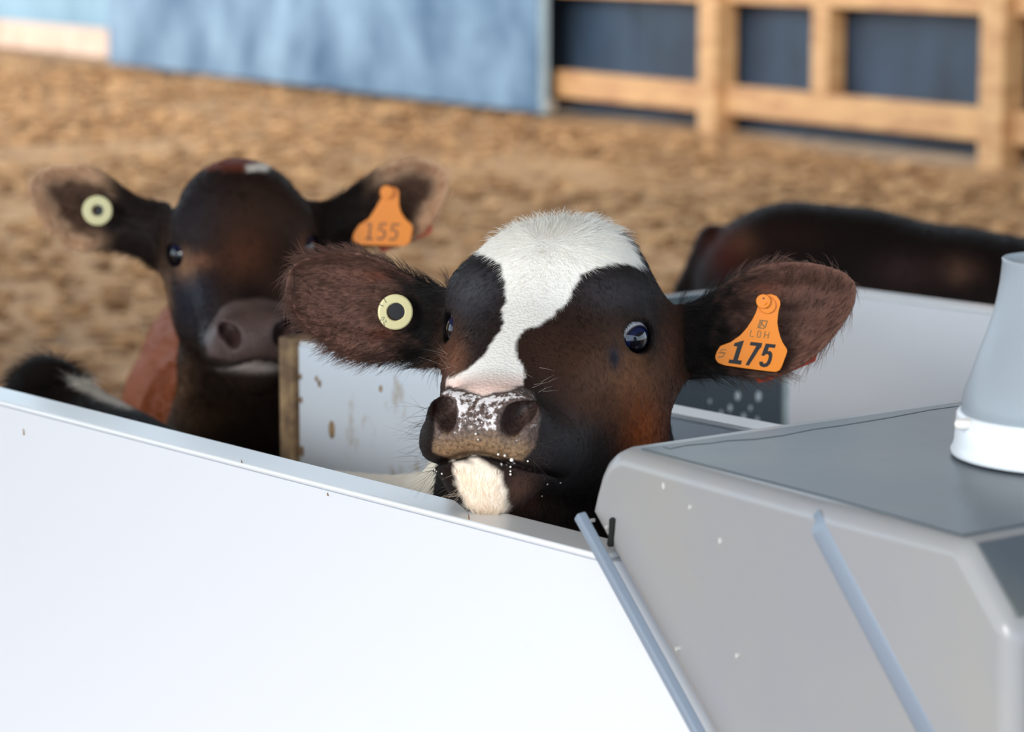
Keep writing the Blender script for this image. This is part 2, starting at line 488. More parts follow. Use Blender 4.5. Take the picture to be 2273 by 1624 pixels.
# slab and slope over the hopper's top, shade painted in as darker grey
_in = .013
top_poly = [tl + FA * .012 + FN * .012, e0 + FN * _in, pr + FN * .006 - FA * .004, pr + DV * .975 - FA * .004, prof[-1] + DV * .975 + FA * .012]
top_poly = [np.array([p[0], p[1], zt - .001]) for p in top_poly]
v, f = prism(top_poly, (0, 0, .0022)); mesh_obj('shaded_top', v, f, M_TOP_SHADE, feed, bevel=.001)
chp = [pr + FN * .012, pr + DV * .97, pc1 + DV * .97, pc1 + FN * .012]
chn = np.cross(chp[1] - chp[0], chp[3] - chp[0]); chn /= np.linalg.norm(chn); chn *= np.sign(chn[2])
cd_ = (pc1 - pr) / np.linalg.norm(pc1 - pr)
chp = [chp[0] + cd_ * .006, chp[1] + cd_ * .006, chp[2] - cd_ * .008, chp[3] - cd_ * .008]
v, f = prism([p - chn * .001 for p in chp], chn * .0022); mesh_obj('shaded_slope', v, f, M_TOP_SHADE, feed, bevel=.001)
# worn lip along the far edge of the top, in its painted-shade grey
lip = []
for px, py in ((1470, 991), (1510, 983), (1560, 979), (1600, 973), (1660, 970), (1720, 962), (1790, 948), (1850, 940), (1960, 922), (2050, 905), (2140, 893), (2190, 886)):
    d_ = ray(px, py); tt = (zt + .0018 - CAM[2]) / d_[2]; lip.append(CAM + d_ * tt)
inner = [p + np.array([FA[0], FA[1], 0]) * .010 for p in lip]
v = lip + inner + [p - np.array([0, 0, .006]) for p in lip] + [p - np.array([0, 0, .006]) for p in inner]
n = len(lip); f = []
for i in range(n - 1):
    f += [[i, i + 1, n + i + 1, n + i], [2*n + i, 3*n + i, 3*n + i + 1, 2*n + i + 1], [i, 2*n + i, 2*n + i + 1, i + 1], [n + i, n + i + 1, 3*n + i + 1, 3*n + i]]
f += [[0, n, 3*n, 2*n], [n-1, 3*n-1, 4*n-1, 2*n-1]]
mesh_obj('worn_lip', v, f, M_TOP_SHADE, feed, bevel=.001)
# orange rail fixed along the feeder's side, just showing past the top
def top_pt(px, py):
    d_ = ray(px, py); return CAM + d_ * ((zt - .004 - CAM[2]) / d_[2])
op = [top_pt(*p) for p in ((1625, 974), (1650, 962), (1700, 952), (1750, 941), (1785, 952), (1650, 984))]
v, f = prism(op, (0, 0, -.02))
os_ = mesh_obj('teat_rail', v, f, M_ORANGE_STRIP, feed, bevel=.001)
os_['label'] = 'orange plastic rail'

# cup on the feeder top
KC = (CAM[2] - zt) / (CAM[2] - .9215)
CC = (.454 * KC, 2.292 * KC, zt + .0016)
cup = empty('milk_cup', CC); tag(cup, 'tapered translucent plastic cup standing on the grey feeder top', 'cup')
lathe('base_ring', [(.0, .001), (.0865, .001), (.0905, .002), (.0912, .005), (.0895, .008), (.0885, .012), (.0872, .034), (.0858, .036), (.082, .036), (.0, .033)], CC, M_RING, cup, 96)
out = [(.0838, .034), (.0828, .046), (.0810, .056), (.0765, .070), (.0710, .089), (.0660, .104), (.0615, .120), (.0580, .137), (.0555, .154), (.0540, .172)]
zs_ = lambda z: .034 + (z - .034) * .885
out = [(r, zs_(z)) for r, z in out]
inn = [(r - .0022, z) for r, z in out]
lathe('cone', out + [(.0545, zs_(.1745)), (.0533, zs_(.1757)), (.0520, zs_(.1742))] + inn[::-1], CC, M_CUP, cup, 96, close=True)
bp = atY(2137, 941, 2.262 * KC)
bpv = []
for k_, (r, h) in enumerate(((.0045, 0), (.0045, .004), (.0035, .007), (.0, .0075))):
    pass
v, f = [], []
for q in range(12):
    a = 2 * math.pi * q / 12
    for r, h in ((.0042, -.006), (.0046, .002), (.0032, .006), (.0005, .0068)):
        v.append(bp + np.array([-h, -h * .2, 0]) + np.array([0, r * math.cos(a), r * math.sin(a)]))
for q in range(12):
    for k_ in range(3):
        f.append((q * 4 + k_, ((q + 1) % 12) * 4 + k_, ((q + 1) % 12) * 4 + k_ + 1, q * 4 + k_ + 1))
mesh_obj('bolt', v, f, M_BOLT, cup, smooth=True)
# ------------------------------------------------------------------ calves: implicit surfaces
def rotm(yaw, pit, rol):
    a, b, g = (math.radians(v) for v in (yaw, pit, rol))
    Rz = np.array([[math.cos(a), -math.sin(a), 0], [math.sin(a), math.cos(a), 0], [0, 0, 1]])
    Rx = np.array([[1, 0, 0], [0, math.cos(b), -math.sin(b)], [0, math.sin(b), math.cos(b)]])
    Ry = np.array([[math.cos(g), 0, math.sin(g)], [0, 1, 0], [-math.sin(g), 0, math.cos(g)]])
    return (Rz @ Rx @ Ry).astype(np.float32)

def smin(a, b, k):
    h = np.maximum(k - np.abs(a - b), 0) / k
    return np.minimum(a, b) - h * h * k * .25
def smax(a, b, k):
    return -smin(-a, -b, k)
def ell(x, y, z, c, r, rx=0.):
    x, y, z = x - np.float32(c[0]), y - np.float32(c[1]), z - np.float32(c[2])
    if rx:
        cr, sr = np.float32(math.cos(rx)), np.float32(math.sin(rx))
        y, z = y * cr + z * sr, -y * sr + z * cr
    x, y, z = x / np.float32(r[0]), y / np.float32(r[1]), z / np.float32(r[2])
    k0 = np.sqrt(x * x + y * y + z * z) + np.float32(1e-6)
    x, y, z = x / np.float32(r[0]), y / np.float32(r[1]), z / np.float32(r[2])
    k1 = np.sqrt(x * x + y * y + z * z) + np.float32(1e-6)
    return k0 * (k0 - 1) / k1
def cone(x, y, z, a, b, ra, rb, sx=1.):
    ax, ay, az = (np.float32(v) for v in a); bx, by, bz = (np.float32(b[i] - a[i]) for i in range(3))
    L = bx * bx + by * by + bz * bz
    t = np.clip(((x - ax) * bx + (y - ay) * by + (z - az) * bz) / L, 0, 1)
    dx, dy, dz = x - ax - t * bx, y - ay - t * by, z - az - t * bz
    return np.sqrt(dx * dx / np.float32(sx * sx) + dy * dy + dz * dz) - (np.float32(ra) + t * np.float32(rb - ra))

EYE_C, EYE_R = np.array([.0720, .000, -.003]), .0215
_n = np.array([.72, .68, .10]); EYE_N = _n / np.linalg.norm(_n)
_b = np.array([0, -.15, 1.]); _b -= EYE_N * (_b @ EYE_N); EYE_B = _b / np.linalg.norm(_b)
EYE_A = np.cross(EYE_B, EYE_N)

def head_sdf(X, Y, Z):
    """calf head; x lateral (symmetric), y towards the nose, z towards the forehead; metres"""
    x, y, z = np.abs(X), Y, Z
    d = ell(x, y, z, (0, -.058, .010), (.082, .098, .080))                       # cranium
    d = smin(d, ell(x, y, z, (0, -.080, .050), (.048, .055, .043)), .035)         # poll
    d = smin(d, ell(x, y, z, (.057, -.004, .031), (.036, .042, .031)), .018)      # brow
    d = smin(d, ell(x, y, z, (.026, -.035, .055), (.042, .05, .030)), .03)        # frontal bumps
    d = smin(d, cone(x, y, z, (0, .01, -.004), (0, .176, -.062), .062, .027, 1.12), .04)   # face and nose bridge
    d = smin(d, ell(x, y, z, (.042, .050, -.048), (.028, .085, .042), -.15), .04)        # cheek in front of the eye
    d = smin(d, ell(x, y, z, (.050, -.045, -.060), (.048, .075, .068)), .05)      # masseter
    d = smin(d, cone(x, y, z, (.020, .13, -.102), (.040, -.05, -.112), .026, .040), .04)  # lower jaw
    # muzzle
    d = smin(d, ell(x, y, z, (0, .180, -.072), (.047, .044, .034)), .022)
    d = smin(d, ell(x, y, z, (.034, .168, -.085), (.027, .042, .024)), .022)      # lip lobes
    d = smin(d, ell(x, y, z, (.040, .128, -.092), (.024, .050, .024)), .022)      # lip corner
    d = smin(d, ell(x, y, z, (.029, .196, -.058), (.019, .020, .018)), .014)      # nostril wing
    d = smin(d, ell(x, y, z, (0, .174, -.120), (.036, .032, .026)), .024)         # chin
    # eyelids
    ex, ey, ez = x - np.float32(EYE_C[0]), y - np.float32(EYE_C[1]), z - np.float32(EYE_C[2])
    re = np.sqrt(ex * ex + ey * ey + ez * ez)
    d = smin(d, re - np.float32(EYE_R + .0045), .014)
    a = ex * np.float32(EYE_A[0]) + ey * np.float32(EYE_A[1]) + ez * np.float32(EYE_A[2])
    b = ex * np.float32(EYE_B[0]) + ey * np.float32(EYE_B[1]) + ez * np.float32(EYE_B[2])
    c = ex * np.float32(EYE_N[0]) + ey * np.float32(EYE_N[1]) + ez * np.float32(EYE_N[2])
    sl = (np.sqrt((a / np.float32(.0175)) ** 2 + (b / np.float32(.0145)) ** 2) - 1) * np.float32(.0135)
    d = smax(d, -np.maximum(sl, np.float32(.004) - c), .004)
    # tear trough below the inner corner, nostril, mouth
    d = smax(d, -ell(x, y, z, (.0285, .2140, -.0600), (.0090, .030, .0125), -.25), .005)
    d = smax(d, -ell(x, y, z, (.0360, .2060, -.0540), (.0090, .026, .0080), -.2), .005)
    zm = np.float32(-.0935) - np.float32(.22) * (np.float32(.215) - y) * (y < .215) + np.float32(.004) * np.cos(x * np.float32(70.))
    mouth = np.maximum(np.abs(z - zm) - np.float32(.0019), np.float32(.118) - y)
    mouth = np.maximum(mouth, -d - np.float32(.0065))
    d = smax(d, -mouth, .004)
    return d

def poly_sdf(u, v, poly):
    """signed distance (negative inside) to a closed 2-d polygon"""
    d = np.full(u.shape, 1e9, np.float32); s = np.ones(u.shape, np.float32)
    n = len(poly)
    for i in range(n):
        (x0, y0), (x1, y1) = poly[i], poly[(i + 1) % n]
        ex, ey = x1 - x0, y1 - y0
        wx, wy = u - np.float32(x0), v - np.float32(y0)
        t = np.clip((wx * ex + wy * ey) / (ex * ex + ey * ey), 0, 1)
        d = np.minimum(d, (wx - ex * t) ** 2 + (wy - ey * t) ** 2)
        c1 = v >= y0; c2 = v < y1; c3 = ex * wy > ey * wx
        s = np.where((c1 & c2 & c3) | (~c1 & ~c2 & ~c3), -s, s)
    return s * np.sqrt(d)

def smooth_poly(pts, it=2):
    p = np.array(pts, float)
    for _ in range(it):
        q = np.roll(p, -1, 0)
        p = np.stack([p * .75 + q * .25, p * .25 + q * .75], 1).reshape(-1, 2)
    return p

class Ear:
    """leaf-shaped cupped ear: outline lies in a plane through p0 with normal nrm (towards the viewer)"""
    def __init__(s, outline_px, p0, nrm, tipward, cup=.030, th=.0042):
        s.p0 = np.array(p0, float); s.n = np.array(nrm, float) / np.linalg.norm(nrm)
        t = np.array(tipward, float); t -= s.n * (t @ s.n); s.u = t / np.linalg.norm(t)
        s.v = np.cross(s.n, s.u)
        P = np.array([onplane(px, py, s.p0, s.n) for px, py in outline_px]) - s.p0
        s.poly = smooth_poly(np.stack([P @ s.u, P @ s.v], -1), 2)
        s.cup, s.th = cup, th
        s.umin, s.umax = s.poly[:, 0].min(), s.poly[:, 0].max()
        s.vmin, s.vmax = s.poly[:, 1].min(), s.poly[:, 1].max()
    def loc(s, X, Y, Z):
        x, y, z = X - np.float32(s.p0[0]), Y - np.float32(s.p0[1]), Z - np.float32(s.p0[2])
        f = lambda e: x * np.float32(e[0]) + y * np.float32(e[1]) + z * np.float32(e[2])
        return f(s.u), f(s.v), f(s.n)
    def sdf(s, X, Y, Z):
        u, v, w = s.loc(X, Y, Z)
        m = (u > s.umin - .03) & (u < s.umax + .03) & (v > s.vmin - .03) & (v < s.vmax + .03) & (np.abs(w + np.float32(.015)) < .07)
        out = np.full(u.shape, .05, np.float32)
        if m.any(): out[m] = s._sdf(u[m], v[m], w[m])
        return out
    def _sdf(s, u, v, w):
        p = poly_sdf(u, v, s.poly)
        i = np.clip(-p / np.float32(.045), 0, 1)
        cupw = -np.float32(s.cup) * (i * (2 - i))                                    # hollow middle, rim forward
        tt = np.clip((u - s.umin) / (s.umax - s.umin), 0, 1)
        ridges = np.float32(.0030) * np.sin(v * np.float32(230.) + u * 25) * i * np.clip(tt * 2.2, 0, 1) * np.clip((1 - tt) * 3, 0, 1)
        base = np.clip((np.float32(.35) - tt) / np.float32(.35), 0, 1)
        thick = np.float32(s.th) + np.float32(.020) * base * base + np.float32(.003) * i
        return smax(np.abs(w - cupw - ridges + base * np.float32(.006)) - thick, p + np.float32(.0015), .006) * np.float32(.8)

def surface_nets(fn, lo, hi, h):
    lo, hi = np.array(lo, float), np.array(hi, float)
    n = np.ceil((hi - lo) / h).astype(int) + 1
    ax = [np.float32(lo[i]) + np.float32(h) * np.arange(n[i], dtype=np.float32) for i in range(3)]
    D = np.empty(n, np.float32)
    for i0 in range(0, n[0], 24):
        X, Y, Z = np.meshgrid(ax[0][i0:i0 + 24], ax[1], ax[2], indexing='ij')
        D[i0:i0 + 24] = fn(X, Y, Z)
    D[D == 0] = 1e-7
    S = D < 0
    cnt = np.zeros(n - 1, np.int8); acc = np.zeros((*(n - 1), 3), np.float32)
    off = [(i, j, k) for i in (0, 1) for j in (0, 1) for k in (0, 1)]
    def sub(A, o): return A[o[0]:o[0] + n[0] - 1, o[1]:o[1] + n[1] - 1, o[2]:o[2] + n[2] - 1]
    mixed = np.zeros(n - 1, bool)
    s0 = sub(S, (0, 0, 0))
    for o in off[1:]: mixed |= sub(S, o) != s0
    ids = np.argwhere(mixed)
    pos = np.zeros((len(ids), 3)); cn = np.zeros(len(ids))
    corner = {o: D[ids[:, 0] + o[0], ids[:, 1] + o[1], ids[:, 2] + o[2]] for o in off}
    for o in off:
        for axi in range(3):
            if o[axi] == 0:
                o2 = list(o); o2[axi] = 1; o2 = tuple(o2)
                a, b = corner[o], corner[o2]
                m = (a < 0) != (b < 0)
                t = np.where(m, a / np.where(m, a - b, 1), 0)
                p = np.tile(np.array(o, float), (len(ids), 1)); p[:, axi] += t
                pos[m] += p[m]; cn[m] += 1
    verts = lo + (ids + pos / cn[:, None]) * h
    vid = np.full(n - 1, -1, np.int64); vid[ids[:, 0], ids[:, 1], ids[:, 2]] = np.arange(len(ids))
    faces = []
    for axi in range(3):
        b_, c_ = (axi + 1) % 3, (axi + 2) % 3
        A = np.take(S, range(0, n[axi] - 1), axi); B = np.take(S, range(1, n[axi]), axi)
        e = np.argwhere(A != B)
        ok = (e[:, b_] > 0) & (e[:, c_] > 0) & (e[:, b_] < n[b_] - 1) & (e[:, c_] < n[c_] - 1)
        e = e[ok]
        q = []
        for db, dc in ((1, 1), (0, 1), (0, 0), (1, 0)):
            g = e.copy(); g[:, b_] -= db; g[:, c_] -= dc
            q.append(vid[g[:, 0], g[:, 1], g[:, 2]])
        q = np.stack(q, -1)
        flip = ~A[e[:, 0], e[:, 1], e[:, 2]]
        q[flip] = q[flip][:, ::-1]
        faces.append(q)
    faces = np.concatenate(faces)
    faces = faces[(faces >= 0).all(1)]
    return verts, faces

def numeric_normals(fn, P, e=.0012):
    P = P.astype(np.float32); g = np.empty_like(P)
    for i in range(3):
        a = P.copy(); a[:, i] += e; b = P.copy(); b[:, i] -= e
        g[:, i] = fn(a[:, 0], a[:, 1], a[:, 2]) - fn(b[:, 0], b[:, 1], b[:, 2])
    return g / (np.linalg.norm(g, axis=1, keepdims=True) + 1e-9)

def build_mesh(name, verts, faces, mat):
    me = bpy.data.meshes.new(name)
    me.vertices.add(len(verts)); me.vertices.foreach_set('co', verts.astype(np.float32).ravel())
    nf = len(faces)
    me.loops.add(nf * 4); me.loops.foreach_set('vertex_index', faces.astype(np.int32).ravel())
    me.polygons.add(nf)
    me.polygons.foreach_set('loop_start', np.arange(0, nf * 4, 4, dtype=np.int32))
    me.update(calc_edges=True); me.validate()
    me.shade_smooth()
    me.materials.append(mat)
    return me

def fnoise(P, scale, seed, octaves=3):
    r = np.random.default_rng(seed); out = np.zeros(len(P)); amp = 1.
    for o in range(octaves):
        s = np.zeros(len(P))
        for k in range(5):
            d = r.normal(size=3); d /= np.linalg.norm(d)
            s += np.sin(P @ d * scale * (1.6 ** o) * (0.7 + .6 * r.random()) * 6.28 + r.random() * 6.28)
        out += amp * s / 5; amp *= .6
    return out

class Calf:
    def __init__(s, yaw, pit, rol, t, scale, ears, torso, legs, tail=None, neck=None):
        s.R = rotm(yaw, pit, rol); s.t = np.array(t); s.k = scale
        s.ears, s.torso, s.legs, s.tail, s.neck = ears, torso, legs, tail, neck
    def to_local(s, P): return (P - s.t) @ s.R.astype(float) / s.k
    def to_world(s, Q): return np.asarray(Q) * s.k @ s.R.T.astype(float) + s.t
    def head(s, X, Y, Z):
        x, y, z = X - np.float32(s.t[0]), Y - np.float32(s.t[1]), Z - np.float32(s.t[2])
        R = s.R / np.float32(s.k)
        return head_sdf(x * R[0, 0] + y * R[1, 0] + z * R[2, 0], x * R[0, 1] + y * R[1, 1] + z * R[2, 1], x * R[0, 2] + y * R[1, 2] + z * R[2, 2]) * np.float32(s.k)
    def body(s, X, Y, Z):
        d = None
        for a, b, ra, rb in s.torso:
            q = cone(X, Y, Z, a, b, ra, rb); d = q if d is None else smin(d, q, .07 if ra > .06 else .04)
        for a, b, ra, rb in s.neck: d = smin(d, cone(X, Y, Z, a, b, ra, rb), .06)
        for chain in s.legs:
            for (a, ra), (b, rb) in zip(chain[:-1], chain[1:]):
                d = smin(d, cone(X, Y, Z, a, b, ra, rb), .02)
        if s.tail:
            for (a, ra), (b, rb) in zip(s.tail[:-1], s.tail[1:]): d = smin(d, cone(X, Y, Z, a, b, ra, rb), .012)
        return d
    def full(s, X, Y, Z):
        d = smin(s.head(X, Y, Z), s.neckonly(X, Y, Z), .05)
        for e in s.ears: d = smin(d, e.sdf(X, Y, Z), .032)
        return d
    def neckonly(s, X, Y, Z):
        d = None
        for a, b, ra, rb in s.neck + s.torso[:1]:
            q = cone(X, Y, Z, a, b, ra, rb); d = q if d is None else smin(d, q, .06)
        return d
    def whole(s, X, Y, Z):
        d = smin(s.head(X, Y, Z), s.body(X, Y, Z), .05)
        for e in s.ears: d = smin(d, e.sdf(X, Y, Z), .032)
        return d

def leg(top, foot, bend, r0=.062, r1=.024):
    top, foot = np.array(top, float), np.array(foot, float)
    knee = top * .45 + foot * .55 + np.array(bend)
    fet = foot + np.array([0, 0, .07]) - np.array(bend) * .1
    return [(top, r0), (knee, .034), (fet, r1), (foot + np.array([0, 0, .028]), .027)]

# main calf -----------------------------------------------------------------
EAR_R_PX = [(1006, 640), (979, 642), (928, 616), (871, 580), (822, 559), (758, 550), (674, 565), (637, 591), (627, 630), (637, 670), (657, 712), (686, 741), (738, 788), (792, 808), (846, 810), (920, 801), (985, 806), (1015, 790)]
EAR_L_PX = [(1500, 672), (1530, 676), (1555, 668), (1582, 642), (1626, 609), (1670, 587), (1725, 575), (1802, 576), (1868, 592), (1901, 616), (1910, 649), (1901, 686), (1868, 739), (1824, 787), (1780, 818), (1736, 836), (1681, 846), (1626, 840), (1560, 828), (1520, 840), (1490, 840)]
earR = Ear(EAR_R_PX, atY(985, 720, 2.735), (-.10, -1, .10), (-1, -.0, .1))
earL = Ear(EAR_L_PX, atY(1510, 740, 2.760), (.05, -1, .10), (1, -.0, .1))
UP2 = np.array([0, 0, 1.])
def P3(p2, z): return np.array([p2[0], p2[1], z])
sh, md, rp_ = np.array([-.120, 2.915]), np.array([-.36, 3.24]), np.array([-.590, 3.585])
sx_ = np.array([PN[0], PN[1], 0]) * .075
MAIN = Calf(164.5, 4.2, -.6, (.0330, 2.65, .9764), 1.042, [earR, earL],
    torso=[(P3(sh, .640), P3(md, .585), .140, .150), (P3(md, .585), P3(rp_, .662), .150, .116), (P3(rp_ + PD * .005, .772), P3(rp_ - PD * .015, .774), .032, .032)],
    neck=[(np.array([.066, 2.735, .945]), np.array([.045, 2.80, .80]), .080, .105), (np.array([.045, 2.80, .80]), np.array([-.05, 2.875, .62]), .105, .135)],
    legs=[leg(P3(sh, .60) + sx_, P3(sh + PD * .03, 0) + sx_, (PD[0] * .015, PD[1] * .015, 0)), leg(P3(sh, .60) - sx_, P3(sh + PD * .01, 0) - sx_, (PD[0] * .015, PD[1] * .015, 0)),
          leg(P3(rp_, .60) + sx_, P3(rp_ - PD * .10, 0) + sx_, (-PD[0] * .07, -PD[1] * .07, 0), .085), leg(P3(rp_, .60) - sx_, P3(rp_ - PD * .12, 0) - sx_, (-PD[0] * .07, -PD[1] * .07, 0), .085)],
    tail=[(P3(rp_ - PD * .06, .750), .024), (P3(rp_ - PD * .14, .68), .018), (P3(rp_ - PD * .165, .50), .012), (P3(rp_ - PD * .165, .33), .020)])
# ------------------------------------------------------------------ coats
def inpoly(px, poly, soft=5.):
    """1 inside, soft edge; px (N,2)"""
    d = poly_sdf(px[:, 0].astype(np.float32), px[:, 1].astype(np.float32), poly)
    return np.clip(.5 - d / soft, 0, 1)
def blob(px, cx, cy, rx, ry):
    return np.exp(-((px[:, 0] - cx) / rx) ** 2 - ((px[:, 1] - cy) / ry) ** 2)
def over(col, c, w):
    w = np.clip(w, 0, 1)[:, None]
    return col * (1 - w) + np.array(lin(*c)) * w
def sstep(a, b, x):
    t = np.clip((x - a) / (b - a), 0, 1); return t * t * (3 - 2 * t)

BLAZE = [(1080, 569), (1060, 560), (1085, 470), (1200, 430), (1330, 440), (1369, 512), (1398, 540), (1429, 590), (1374, 585), (1327, 592), (1289, 611), (1272, 640), (1265, 663), (1232, 697), (1203, 718), (1160, 732), (1147, 758), (1144, 777), (1163, 820), (1166, 834), (1158, 853), (1128, 864), (1071, 876), (1033, 866), (993, 853), (993, 841), (1037, 820), (1075, 787), (1104, 744), (1118, 716), (1113, 687), (1125, 663), (1120, 625), (1111, 583)]
CHIN = [(1004, 1028), (1056, 1018), (1109, 1045), (1116, 1081), (1134, 1140), (1090, 1160), (1033, 1124), (1012, 1066)]
NOSE = [(985, 858), (1033, 868), (1071, 880), (1128, 868), (1160, 858), (1185, 872), (1200, 930), (1190, 985), (1158, 1022), (1110, 1016), (1056, 1004), (1000, 1018), (962, 1002), (966, 930), (974, 885)]

def local_masks(calf, P):
    q = calf.to_local(P); x = np.abs(q[:, 0])
    eye = np.linalg.norm(np.stack([x, q[:, 1], q[:, 2]], -1) - EYE_C, axis=1)
    nst = np.minimum(ell(x, q[:, 1], q[:, 2], (.0285, .2140, -.0600), (.0090, .030, .0125), -.25), ell(x, q[:, 1], q[:, 2], (.0360, .2060, -.0540), (.0090, .026, .0080), -.2))
    return q, eye, nst
def ear_t(calf, P):
    """for each ear: fraction along, distance inside the outline, belongs"""
    out = []
    for e in calf.ears:
        u, v, w = e.loc(P[:, 0], P[:, 1], P[:, 2])
        p = poly_sdf(u.astype(np.float32), v.astype(np.float32), e.poly)
        t = (u - e.umin) / (e.umax - e.umin)
        out.append((t, p, (p < .006) & (np.abs(w + .012) < .045) & (t > .06)))
    return out

def coat_main(P, N):
    px = project(P); q, eye, nst = local_masks(MAIN, P)
    j = np.stack([fnoise(P, 60, 11, 3), fnoise(P, 60, 12, 3)], -1)
    pj = px + j * 4
    front = q[:, 1] > -.10
    headm = (q[:, 1] > -.13) & (q[:, 2] > -.19) & (np.abs(q[:, 0]) < .13)
    col = np.tile(np.array(lin(33, 26, 24)), (len(P), 1))
    for c, w, b in (((74, 50, 40), .6, (1250, 780, 130, 100)), ((132, 88, 60), .9, (1385, 845, 85, 80)), ((128, 84, 62), .8, (1005, 790, 30, 60)), ((160, 80, 32), .85, (1432, 960, 50, 80)),
                    ((62, 58, 60), .7, (1235, 1010, 75, 100)), ((96, 68, 58), .8, (1165, 1090, 40, 40)), ((74, 74, 80), .75, (1050, 640, 60, 60)),  # brow greys, here and on the next line, carry painted-in sky sheen
                    ((64, 62, 66), .7, (1370, 640, 95, 48)), ((100, 60, 40), .6, (1490, 800, 26, 130)), ((34, 40, 54), .95, (1364, 792, 15, 28)), ((104, 62, 40), .6, (1330, 900, 60, 40))):
        col = over(col, c, blob(pj, *b) * w * headm)
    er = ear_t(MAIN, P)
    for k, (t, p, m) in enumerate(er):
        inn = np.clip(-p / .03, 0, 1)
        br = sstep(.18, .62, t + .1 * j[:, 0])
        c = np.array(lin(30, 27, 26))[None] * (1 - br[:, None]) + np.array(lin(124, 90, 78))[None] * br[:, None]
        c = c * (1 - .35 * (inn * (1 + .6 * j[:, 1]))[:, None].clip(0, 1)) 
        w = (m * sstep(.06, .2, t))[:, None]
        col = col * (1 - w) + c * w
    col = over(col, (112, 64, 48), (blob(pj, 835, 612, 40, 14) + blob(pj, 850, 740, 30, 12) + blob(pj, 1700, 640, 40, 14)) * .6)
    white = inpoly(pj, BLAZE, 6) * headm * (q[:, 2] > -.075) * (N @ (FWD * -1) > -.5)
    white *= np.abs(q[:, 0]) < .085
    col = over(col, (252, 247, 240), white)
    col = over(col, (252, 208, 192), white * sstep(815, 862, px[:, 1]) * .75)
    chin = inpoly(px + j * 7, CHIN, 14) * headm * (q[:, 2] < -.09) * (q[:, 1] > .12)
    col = over(col, (250, 234, 216), chin)
    nose = inpoly(px + j * 2, NOSE, 6) * (q[:, 1] > .165) * headm
    col = over(col, (98, 80, 74), nose)
    tan_ = nose * sstep(940, 990, px[:, 1] + 10 * j[:, 0] - .0016 * (px[:, 0] - 1060) ** 2)
    col = over(col, (146, 118, 88), tan_ * .9)
    froth = nose * (1 - sstep(945, 985, px[:, 1])) * np.clip(.55 + blob(px, 1010, 900, 30, 60) * .4 + blob(px, 1095, 930, 40, 60) * .3 + blob(px, 1070, 880, 90, 18) * .3, 0, 1)
    froth = np.maximum(froth, .55 * (blob(px, 975, 970, 14, 50) + blob(px, 1140, 975, 30, 30)) * (q[:, 1] > .15))
    froth *= sstep(.001, .004, nst)
    # cream crumbs along the lips
    froth = np.maximum(froth, .62 * blob(px, 1130, 1030, 45, 16) * headm)
    col = over(col, (38, 12, 12), np.clip((.0012 - nst) / .0025, 0, 1) * (q[:, 1] > .13))
    col = over(col, (16, 13, 13), (1 - sstep(EYE_R + .004, EYE_R + .010, eye)) * headm)
    # body patches: white over the withers, white flash on the rump
    body = ~headm
    col = over(col, (250, 243, 232), body * sstep(-.055, -.075, P[:, 0] + .010 * j[:, 0]) * sstep(-.33, -.25, P[:, 0] + .02 * j[:, 0]) * sstep(.5, .56, P[:, 2]) * (P[:, 2] < .84) * sstep(3.2, 3.1, P[:, 1]))
    col = over(col, (245, 238, 226), body * inpoly(pj, [(156, 856), (162, 835), (205, 842), (265, 875), (305, 900), (292, 912), (235, 894), (185, 868)], 8) * (P[:, 0] < -.3))
    bare = np.maximum(nose, np.clip(-nst / .002, 0, 1) * (q[:, 1] > .13))
    bare = np.maximum(bare, 1. * (eye < EYE_R + .0045))
    mouth_in = (q[:, 1] > .12) & (np.abs(q[:, 2] - (-.0935 - .22 * np.maximum(.215 - q[:, 1], 0))) < .004) & headm
    bare = np.maximum(bare, mouth_in * 1.)
    # hair length, metres
    L = np.full(len(P), .0065)
    L = np.where(headm, .0052, .010)
    L += .004 * sstep(.035, .075, q[:, 2]) * headm + .006 * sstep(.070, .090, q[:, 2]) * headm
    L += .004 * chin + .003 * sstep(-.06, -.12, q[:, 2]) * headm * (q[:, 1] < .1)
    L *= 1 - .35 * sstep(.05, .15, q[:, 1]) * (1 - chin)
    for t, p, m in er:
        L = np.where(m, .0075 + .0105 * np.clip(1 + p / .018, 0, 1) + .003 * (1 - sstep(.1, .35, t)), L)
    L = np.where((~headm) & (P[:, 0] < -.5) & (P[:, 2] > .775), .024, L)
    return col, bare, L, froth, nose

def hair_dir(calf, P, N, whorl=(0, .03, .07)):
    q = calf.to_local(P)
    d = q - np.array(whorl)
    d[:, 1] *= np.where(d[:, 1] > 0, 1.0, 1.)
    dw = d @ calf.R.T.astype(float)
    dw += np.array([0, 0, -.05])
    for e in calf.ears:
        t = ear_t(calf, P)
    for e, (t, p, m) in zip(calf.ears, ear_t(calf, P)):
        c = e.poly.mean(0)
        u, v, w = e.loc(P[:, 0], P[:, 1], P[:, 2])
        vv = (v - c[1]) / .05
        de = e.u[None] * (.75 + .3 * t[:, None]) + e.v[None] * (vv * (.7 + .4 * t))[:, None] + np.array([0, 0, -.15])
        dw = np.where(m[:, None], de, dw)
    body = (np.linalg.norm(q, axis=1) > .26)
    dw = np.where(body[:, None], np.array([-.3, .3, -.6]), dw)
    dw -= N * (dw * N).sum(1, keepdims=True)
    return dw / (np.linalg.norm(dw, axis=1, keepdims=True) + 1e-6)

